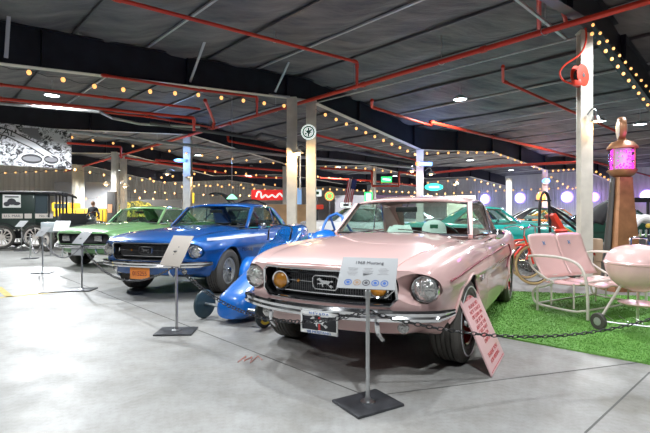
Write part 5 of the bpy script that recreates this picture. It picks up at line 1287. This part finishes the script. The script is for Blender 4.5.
# round wall lights on the right wall
M['disc'] = glow('blue_white_disc', (.55, .75, 1), 3.0); M['discmag'] = glow('magenta_disc', (1, .4, .95), 2.2)
NR = -VD
def onright(u, v, off=.12):
    d = Vector(((u - 325) / F, 1, (YH - v) / F)); o_ = Vector((0, 0, H)); k = ((G(SW - off, 0) - o_).dot(VD)) / d.dot(VD); return o_ + d * k
for k, (u, v, rr_, m_, lab, lc) in enumerate([(485, 199, .42, 'disc', 'round blue wall light, left one of the close pair behind the pink car', (.25, .35, 1)), (520, 198, .42, 'disc', 'round blue wall light, right one of the close pair', (.2, .3, 1)),
     (567, 197, .42, 'disc', 'round blue wall light just left of the hose reel column', (.2, .2, 1)), (594, 197, .34, 'discmag', 'round pink and blue wall light just right of the hose reel column', (.5, .15, 1)), (647, 196, .42, 'disc', 'round wall light at the right edge of the picture', (.6, .15, 1))]):
    p = onright(u, v); ez2 = NR; ex2 = UD * -1; T = basis(ex2, V3(0, 0, 1), ez2, p)
    b = MB(); b.lathe([(rr_ * .86, .06), (rr_, .05), (rr_ * 1.06, 0), (rr_ * 1.06, -.1)], T, 32); o = thing(b, 'round_wall_light', 'purple', lab, 'wall light', 'round lights on the blue lit wall'); b = MB(); disc(b, T, rr_ * .87, .05); b.build('light_face', m_, o, smooth=0)
    l = bpy.data.lights.new('wall_wash', 'POINT'); l.energy = 26; l.color = tuple(.25 + .75 * c for c in lc); l.shadow_soft_size = .3; q = bpy.data.objects.new('wall_wash', l); C.objects.link(q); q.location = p + NR * .7
# ------------------------------------------------------------------ left background
def mail_truck():
    a = .30; P = px(40, 0, 16.0); r = empty('mail_truck', (P.x, 16.0, 0), a, 'dark green antique mail truck with cream spoked wheels at the left edge', 'truck')
    DG = carpaint('dark_green_truck_paint', (.012, .03, .022)); 
    b = MB(); b.box((-1.0, 0, 1.27), (2.1, 1.5, 1.26)); b.build('cargo_body', DG, r, bevel=.02)
    b = MB(); b.box((.46, 0, .86), (.88, 1.4, .46)); b.build('cab_side', DG, r, bevel=.02)
    for sg in (-1, 1):
        for x in (.46, .68, .88): b = MB(); b.box((x, sg * .70, 1.48), (.05, .05, .86)); b.build('cab_post', 'black', r)
    b = MB(); rows = [[V3(x, y, 1.90 + .07 * (1 - (y / .85) ** 2) - (.10 * max(0, (x - .6) / .4) ** 2)) for y in np.linspace(-.85, .85, 9)] for x in np.linspace(-2.15, 1.02, 12)]; b.grid(rows); b.build('roof', 'matblack', r, smooth=180, solid=.05)
    b = MB(); b.box((1.32, 0, .85), (.9, .62, .50)); b.build('engine_hood', DG, r, bevel=.05)
    for x0, x1 in ((-.90, -.30), (-.25, -.04), (.04, .58)):
        b = MB(); b.box(((x0 + x1) / 2, -.762 if x1 < .1 else -.712, 1.10), (x1 - x0, .012, .16)); b.build('cream_panel', 'cream', r)
    text('side_lettering', 'U.S. MAIL', .12, basis((1, 0, 0), (0, 0, 1), (0, -1, 0), (-.60, -.77, 1.10)), 'inkdark', r, .001, stretch=1.0)
    text('side_lettering', 'No. 8', .12, basis((1, 0, 0), (0, 0, 1), (0, -1, 0), (.31, -.72, 1.10)), 'inkdark', r, .001)
    b = MB(); b.box((-.62, -.762, 1.60), (.52, .012, .44)); o = b.build('poster', 'white', r)
    b = MB(); b.sphere((-.62, -.775, 1.58), .11, 10, sc=(1.2, .05, 1)); b.sphere((-.76, -.775, 1.50), .08, 8, sc=(1.2, .05, 1)); b.sphere((-.48, -.775, 1.52), .08, 8, sc=(1.5, .05, .8)); b.box((-.62, -.772, 1.74), (.4, .006, .04)); b.build('poster_print', 'inkdark', o)
    b = MB(); b.box((.22, -.70, 1.48), (.40, .02, .72)); b.build('side_window', M['windowdark'], r)
    for x in (-.92, .05, 1.75):
        for sg in (-1, 1):
            T = Matrix.Translation((x, sg * .72, .40)) @ Matrix.Rotation(-sg * PI / 2, 4, 'X'); b = MB(); b.lathe([(.31, -.035), (.38, -.05), (.40, 0), (.38, .05), (.31, .035)], T, 32); w = b.build('wheel', 'rubber', r)
            b = MB(); b.lathe([(.26, -.03), (.315, -.03), (.315, .03), (.26, .03), (.26, -.03)], T, 32)
            for k in range(12): aa = 2 * PI * k / 12; b.tube([T @ V3(.06 * math.cos(aa), .06 * math.sin(aa), 0), T @ V3(.27 * math.cos(aa), .27 * math.sin(aa), 0)], .018, 6)
            b.lathe([(.001, .04), (.08, .04), (.08, -.04), (.001, -.04)], T, 16); b.build('wheel_spokes', 'cream', w)
            b = MB(); rows = [[V3(x + .50 * math.cos(t), sg * y, .40 + .48 * math.sin(t)) for y in (.62, .82)] for t in np.linspace(.25, PI - .25, 12)]; b.grid(rows); b.build('fender', 'matblack', r, smooth=180, solid=.02)
    b = MB(); b.box((0, 0, .46), (4.0, .8, .24)); b.build('chassis', 'black', r)
M['windowdark'] = mat('dark_window_glass', (.06, .08, .09), .1)
mail_truck()
def open_car():
    P = px(84, 0, 14.2); r = empty('black_roadster', (P.x, 14.2, 0), -.5, 'black antique open car with chrome fittings behind the green coupe bonnet', 'car')
    b = MB(); b.box((-.2, 0, .66), (1.3, 1.0, .34)); b.build('body', 'black', r, bevel=.08)
    b = MB(); b.box((.85, 0, .72), (.8, .5, .42)); b.build('engine_hood', 'black', r, bevel=.06)
    b = MB(); b.box((-.5, 0, .98), (.18, .95, .42)); b.build('seat', 'matblack', r, bevel=.06)
    b = MB(); T = Matrix.Translation((.15, .2, 1.12)) @ Matrix.Rotation(-.7, 4, 'Y'); b.tube([T @ V3(.2 * math.cos(t), .2 * math.sin(t), 0) for t in np.linspace(0, 2 * PI, 21)[:-1]], .02, 6, closed=True); b.tube([T @ V3(0, 0, 0), T @ V3(0, 0, -.5)], .015, 6); b.build('steering_wheel', 'chrome', r)
    for sg in (-1, 1): b = MB(); b.sphere((1.3, sg * .35, .85), .12, 14); b.build('headlamp', 'chrome', r)
    for x in (-.85, 1.1):
        for sg in (-1, 1): wheel(r, x, sg * .66, r=.37, w=.10, style='dish', disc='cream')
open_car()
# bin and paper
b = MB(); b.prism([(-.20, -.15), (.20, -.15), (.20, .15), (-.20, .15)], 0, .28); o = thing(b, 'grey_bin', M['binblue'], 'pale grey plastic bin behind the green car at left', 'bin', loc=(px(51, 0, 12.6).x, 12.6, .66), bevel=.02)
b = MB(); b.cyl((0, 0, 0), (0, 0, -.65), .03, 8); b.cyl((0, 0, -.66), (0, 0, -.64), .16, 16); b.build('stand', 'steel', o)
b = MB(); b.box((0, 0, 0), (.40, .03, .30), M3=Matrix.Rotation(-.5, 3, 'X')); o = thing(b, 'white_notice', 'bwhite', 'slanted white notice board behind the green car bonnet at left', 'notice board', loc=px(62, 226, 12.2)); b = MB(); b.cyl((0, .02, -.1), (0, .02, -px(62, 226, 12.2).z), .02, 8); b.build('stand', 'steel', o)
# yellow truck, door, mural
YEL = carpaint('yellow_truck_paint', (.72, .40, .02))
def ytruck():
    P = px(86, 0, 25); r = empty('yellow_truck', (P.x, 25, 0), .15, 'yellow truck far back at left behind the dark figure', 'truck')
    b = MB(); b.box((0, 0, 1.0), (2.6, 1.8, .95)); b.build('cargo_bed', YEL, r, bevel=.05); b = MB(); b.box((-1.0, 0, 1.55), (.9, 1.6, .5)); b.build('cab', YEL, r, bevel=.08)
    b = MB(); b.box((-1.0, -.81, 1.58), (.6, .02, .3)); b.build('cab_window', M['windowdark'], r)
    for x in (-1.0, .9):
        for sg in (-1, 1): wheel(r, x, sg * .8, r=.42, w=.25, style='dish')
    b = MB(); 
    for k in range(6): b.box((-1.1 + .45 * k, -.905, 1.0), (.03, .02, .8))
    b.build('bed_rib', 'black', r)
ytruck()
P = px(112, 0, 22.8); b = MB(); b.box((0, 0, 1.15), (.42, .2, 2.3)); o = thing(b, 'dark_locker', M['pumpdark'], 'tall dark locker left of the green car columns with an orange poster', 'locker', loc=(P.x, 22.8, 0), bevel=.02); b = MB(); b.box((-.05, -.11, 1.45), (.22, .02, .42)); b.build('orange_poster', M['posterorange'], o)
def mural_mat():
    m = mat('yellow_leaf_mural', (.5, .4, .05), .6); nt = m.node_tree; b = nt.nodes['Principled BSDF']; tc = nt.nodes.new('ShaderNodeTexCoord')
    n = nt.nodes.new('ShaderNodeTexNoise'); n.inputs['Scale'].default_value = 4; n.inputs['Detail'].default_value = 5; n.inputs['Distortion'].default_value = 1.5
    r = nt.nodes.new('ShaderNodeValToRGB'); r.color_ramp.elements[0].position = .42; r.color_ramp.elements[1].position = .6; r.color_ramp.elements[0].color = (.03, .05, .01, 1); r.color_ramp.elements[1].color = (.75, .58, .06, 1)
    nt.links.new(tc.outputs['Object'], n.inputs[0]); nt.links.new(n.outputs[0], r.inputs[0]); nt.links.new(r.outputs[0], b.inputs['Base Color']); return m
P = px(134, 0, 26); b = MB(); b.prism([(-1.1, 0), (1.15, 0), (1.15, .5), (.9, .8), (.3, .95), (-.4, .85), (-1.0, .7)], 0, .1, facing(Vector((P.x, 26, 1.0)))); o = thing(b, 'yellow_mural', mural_mat(), 'yellow and black leafy painted panel behind the green car roof', 'mural', smooth=0)
b = MB(); b.box((P.x, 26.0, .5), (1.6, .1, 1.0)); b.build('panel_stand', 'matblack', o)
# person in black, seen from behind
M['skin'] = mat('skin', (.50, .30, .21), .6); M['blackcloth'] = mat('black_clothing', (.012, .013, .018), .8); M['hair'] = mat('brown_hair', (.16, .08, .04), .7)
def person(P, yaw, label):
    r = empty('person', P, yaw, label, 'person')
    def skin(name, verts, edges, m, lv=2):
        me = bpy.data.meshes.new(name); me.from_pydata([v[:3] for v in verts], edges, []); o = bpy.data.objects.new(name, me); C.objects.link(o); o.parent = r
        md = o.modifiers.new('s', 'SKIN'); 
        for i, v in enumerate(verts): me.skin_vertices[0].data[i].radius = (v[3], v[4] if len(v) > 4 else v[3])
        me.skin_vertices[0].data[0].use_root = True
        o.modifiers.new('ss', 'SUBSURF').levels = lv; o.modifiers['ss'].render_levels = lv
        me.materials.append(M[m]); dg = bpy.context.evaluated_depsgraph_get(); dg.update(); m2 = bpy.data.meshes.new_from_object(o.evaluated_get(dg), depsgraph=dg); o.modifiers.clear(); o.data = m2
        m2.polygons.foreach_set('use_smooth', [True] * len(m2.polygons)); return o
    V = [(0, 0, .95, .15, .11), (0, 0, 1.12, .14, .10), (0, 0, 1.35, .17, .11), (0, 0, 1.46, .10, .08), (0, .01, 1.53, .05), (-.19, 0, 1.43, .06), (.19, 0, 1.43, .06), (-.25, .02, 1.15, .045), (.25, .02, 1.15, .045), (-.24, .10, .92, .035), (.24, .10, .92, .035),
         (-.09, 0, .86, .09), (.09, 0, .86, .09), (-.10, .01, .48, .06), (.10, .01, .48, .06), (-.10, 0, .10, .04), (.10, 0, .10, .04), (-.10, .14, .04, .035), (.10, .14, .04, .035)]
    E_ = [(0, 1), (1, 2), (2, 3), (3, 4), (3, 5), (3, 6), (5, 7), (6, 8), (7, 9), (8, 10), (0, 11), (0, 12), (11, 13), (12, 14), (13, 15), (14, 16), (15, 17), (16, 18)]
    try: body = skin('body', V, E_, 'blackcloth')
    except Exception as e: 
        print('skin', e)
    b = MB(); b.sphere((0, .02, 1.65), .10, 16, sc=(.82, .95, 1.2)); b.cyl((0, .01, 1.50), (0, .02, 1.58), .05, 12); b.sphere((0, .125, 1.645), .018, 8); 
    for sg in (-1, 1): b.sphere((sg * .085, .02, 1.65), .022, 8, sc=(.5, 1, 1.3))
    b.build('head', 'skin', r); b = MB(); b.sphere((0, .0, 1.68), .108, 16, sc=(.85, .95, 1.05)); b.build('hair', 'hair', r)
    for sg in (-1, 1):
        b = MB(); b.sphere((sg * .24, .12, .86), .04, 10, sc=(.6, .9, 1.2))
        for k in range(4): b.tube([(sg * .24, .095 + .02 * k, .83), (sg * .24, .10 + .022 * k, .775 - .006 * (k % 2)), (sg * .225, .11 + .02 * k, .745)], .0085, 6)
        b.tube([(sg * .23, .15, .86), (sg * .215, .175, .81)], .010, 6); b.build('hand', 'skin', r)
person((px(93, 0, 21.5).x, 21.5, 0), 0, 'person in black clothing seen from behind before the yellow truck')
# red script sign and tan panels
M['redsign'] = glow('backlit_red_sign', (.85, .03, .03), .55)
T = facing(px(276, 195, 24)); b = MB(); b.box(T @ V3(0, 0, 0), (2.6, .12, .55)); o = thing(b, 'red_sign', 'redsign', 'wide red lit sign with white script left of the centre columns', 'sign', bevel=.02)
b = MB(); b.tube(smoothpath([T @ V3(x, y, .08) for x, y in ((-1.05, -.12), (-.95, .15), (-.8, .12), (-.75, -.15), (-.55, .0), (-.4, -.12), (-.2, .0), (.0, -.12), (.2, .08), (.4, -.1), (.7, .05), (1.0, -.05))], 4), .045, 6); b.build('white_script', 'signwhite', o)
P = px(283, 0, 19); b = MB(); b.box((0, 0, .85), (1.9, 1.2, 1.5)); o = thing(b, 'tan_trailer', M['tanpanel'], 'tan boxy trailer behind the two centre columns', 'trailer', loc=(P.x, 20.6, 0), bevel=.04)
for x in (-.5, .5): wheel(o, x, -.62, r=.3, w=.15, style='dish')
P = px(297, 0, 21.5); b = MB(); b.box((0, 0, 1.8), (.42, .1, 1.2)); b.box((0, .02, .6), (.1, .1, 1.2)); thing(b, 'blue_screen', M['bluescreen'], 'tall pale blue lit panel between the two centre columns', 'screen', loc=P * 1 - V3(0, 0, P.z))
# small signs on the far wall area
def postsign(u, v, Y, w, h, m, label, inner=None, im='greenneon', rnd=False):
    P = px(u, v, Y); T = facing(P); b = MB()
    if rnd: b.lathe([(.001, 0), (w / 2, 0), (w / 2, -.06), (.001, -.06)], T, 28)
    else: b.box(P, (w, .06, h))
    o = thing(b, 'advertising_sign', m, label, 'sign', smooth=30)
    if inner:
        b = MB()
        if rnd: b.lathe([(inner * .7, .01), (inner, .01)], T, 24)
        else: b.box(P + V3(0, -.04, 0), (w * inner, .02, h * inner))
        b.build('sign_graphic', im, o, smooth=0)
    b = MB(); b.cyl(P + V3(0, .06, 0), (P.x, P.y + .06, 0), .03, 8); b.build('sign_post', 'gunmetal', o)
postsign(317, 193, 20, .40, .30, 'signwhite', 'small white sign with a green centre just right of the horse sign column', .45, M['signgreen'])
postsign(329.5, 196, 20, .44, .44, M['multiring'], 'round sign with yellow middle and red ring right of the centre columns', .16, 'greenneon', True)
postsign(346, 205, 19, .46, .20, 'signwhite', 'small white board sign below the flag', .5, 'inkdark')
postsign(190, 198, 26, .5, .6, M['yellowsign'], 'small yellow sign left above the blue car roof', .4, 'orangeglow')
T = facing(px(317, 207, 17)); b = MB(); b.box(T @ V3(0, 0, 0), (.50, .5, .18)); o = thing(b, 'red_cabinet', 'redpipe', 'small red cabinet above the white coupe bonnet', 'cabinet', bevel=.03); b = MB(); b.cyl(T @ V3(0, -.05, 0), (px(317, 0, 17).x, 17, 0), .05, 8); b.build('pedestal', 'black', o)
# long low display wall behind right cars and far partitions
M['lowwall'] = mat('dim_partition_paint', (.42, .41, .44), .6); M['warmwall'] = mat('cream_partition', (.62, .56, .46), .6)
def partition(name, u0, u1, Y, z1, m, z0=0):
    a, b2 = px(u0, 0, Y), px(u1, 0, Y); b = MB(); b.box(((a.x + b2.x) / 2, Y, (z0 + z1) / 2), (b2.x - a.x, .12, z1 - z0)); return struct(b.build(name, m, smooth=0))
partition('wall_left.001', 140, 182, 29, 2.1, 'pumpdark'); partition('wall_left.002', 55, 118, 31.5, 3.4, 'wallwhite')
partition('wall_back.001', 335, 372, 27, 2.3, 'lowwall'); partition('wall_back.002', 372, 420, 29, 2.4, M['plumwall']); partition('wall_back.003', 447, 475, 30, 2.4, 'warmwall')
def mirrored(): pass
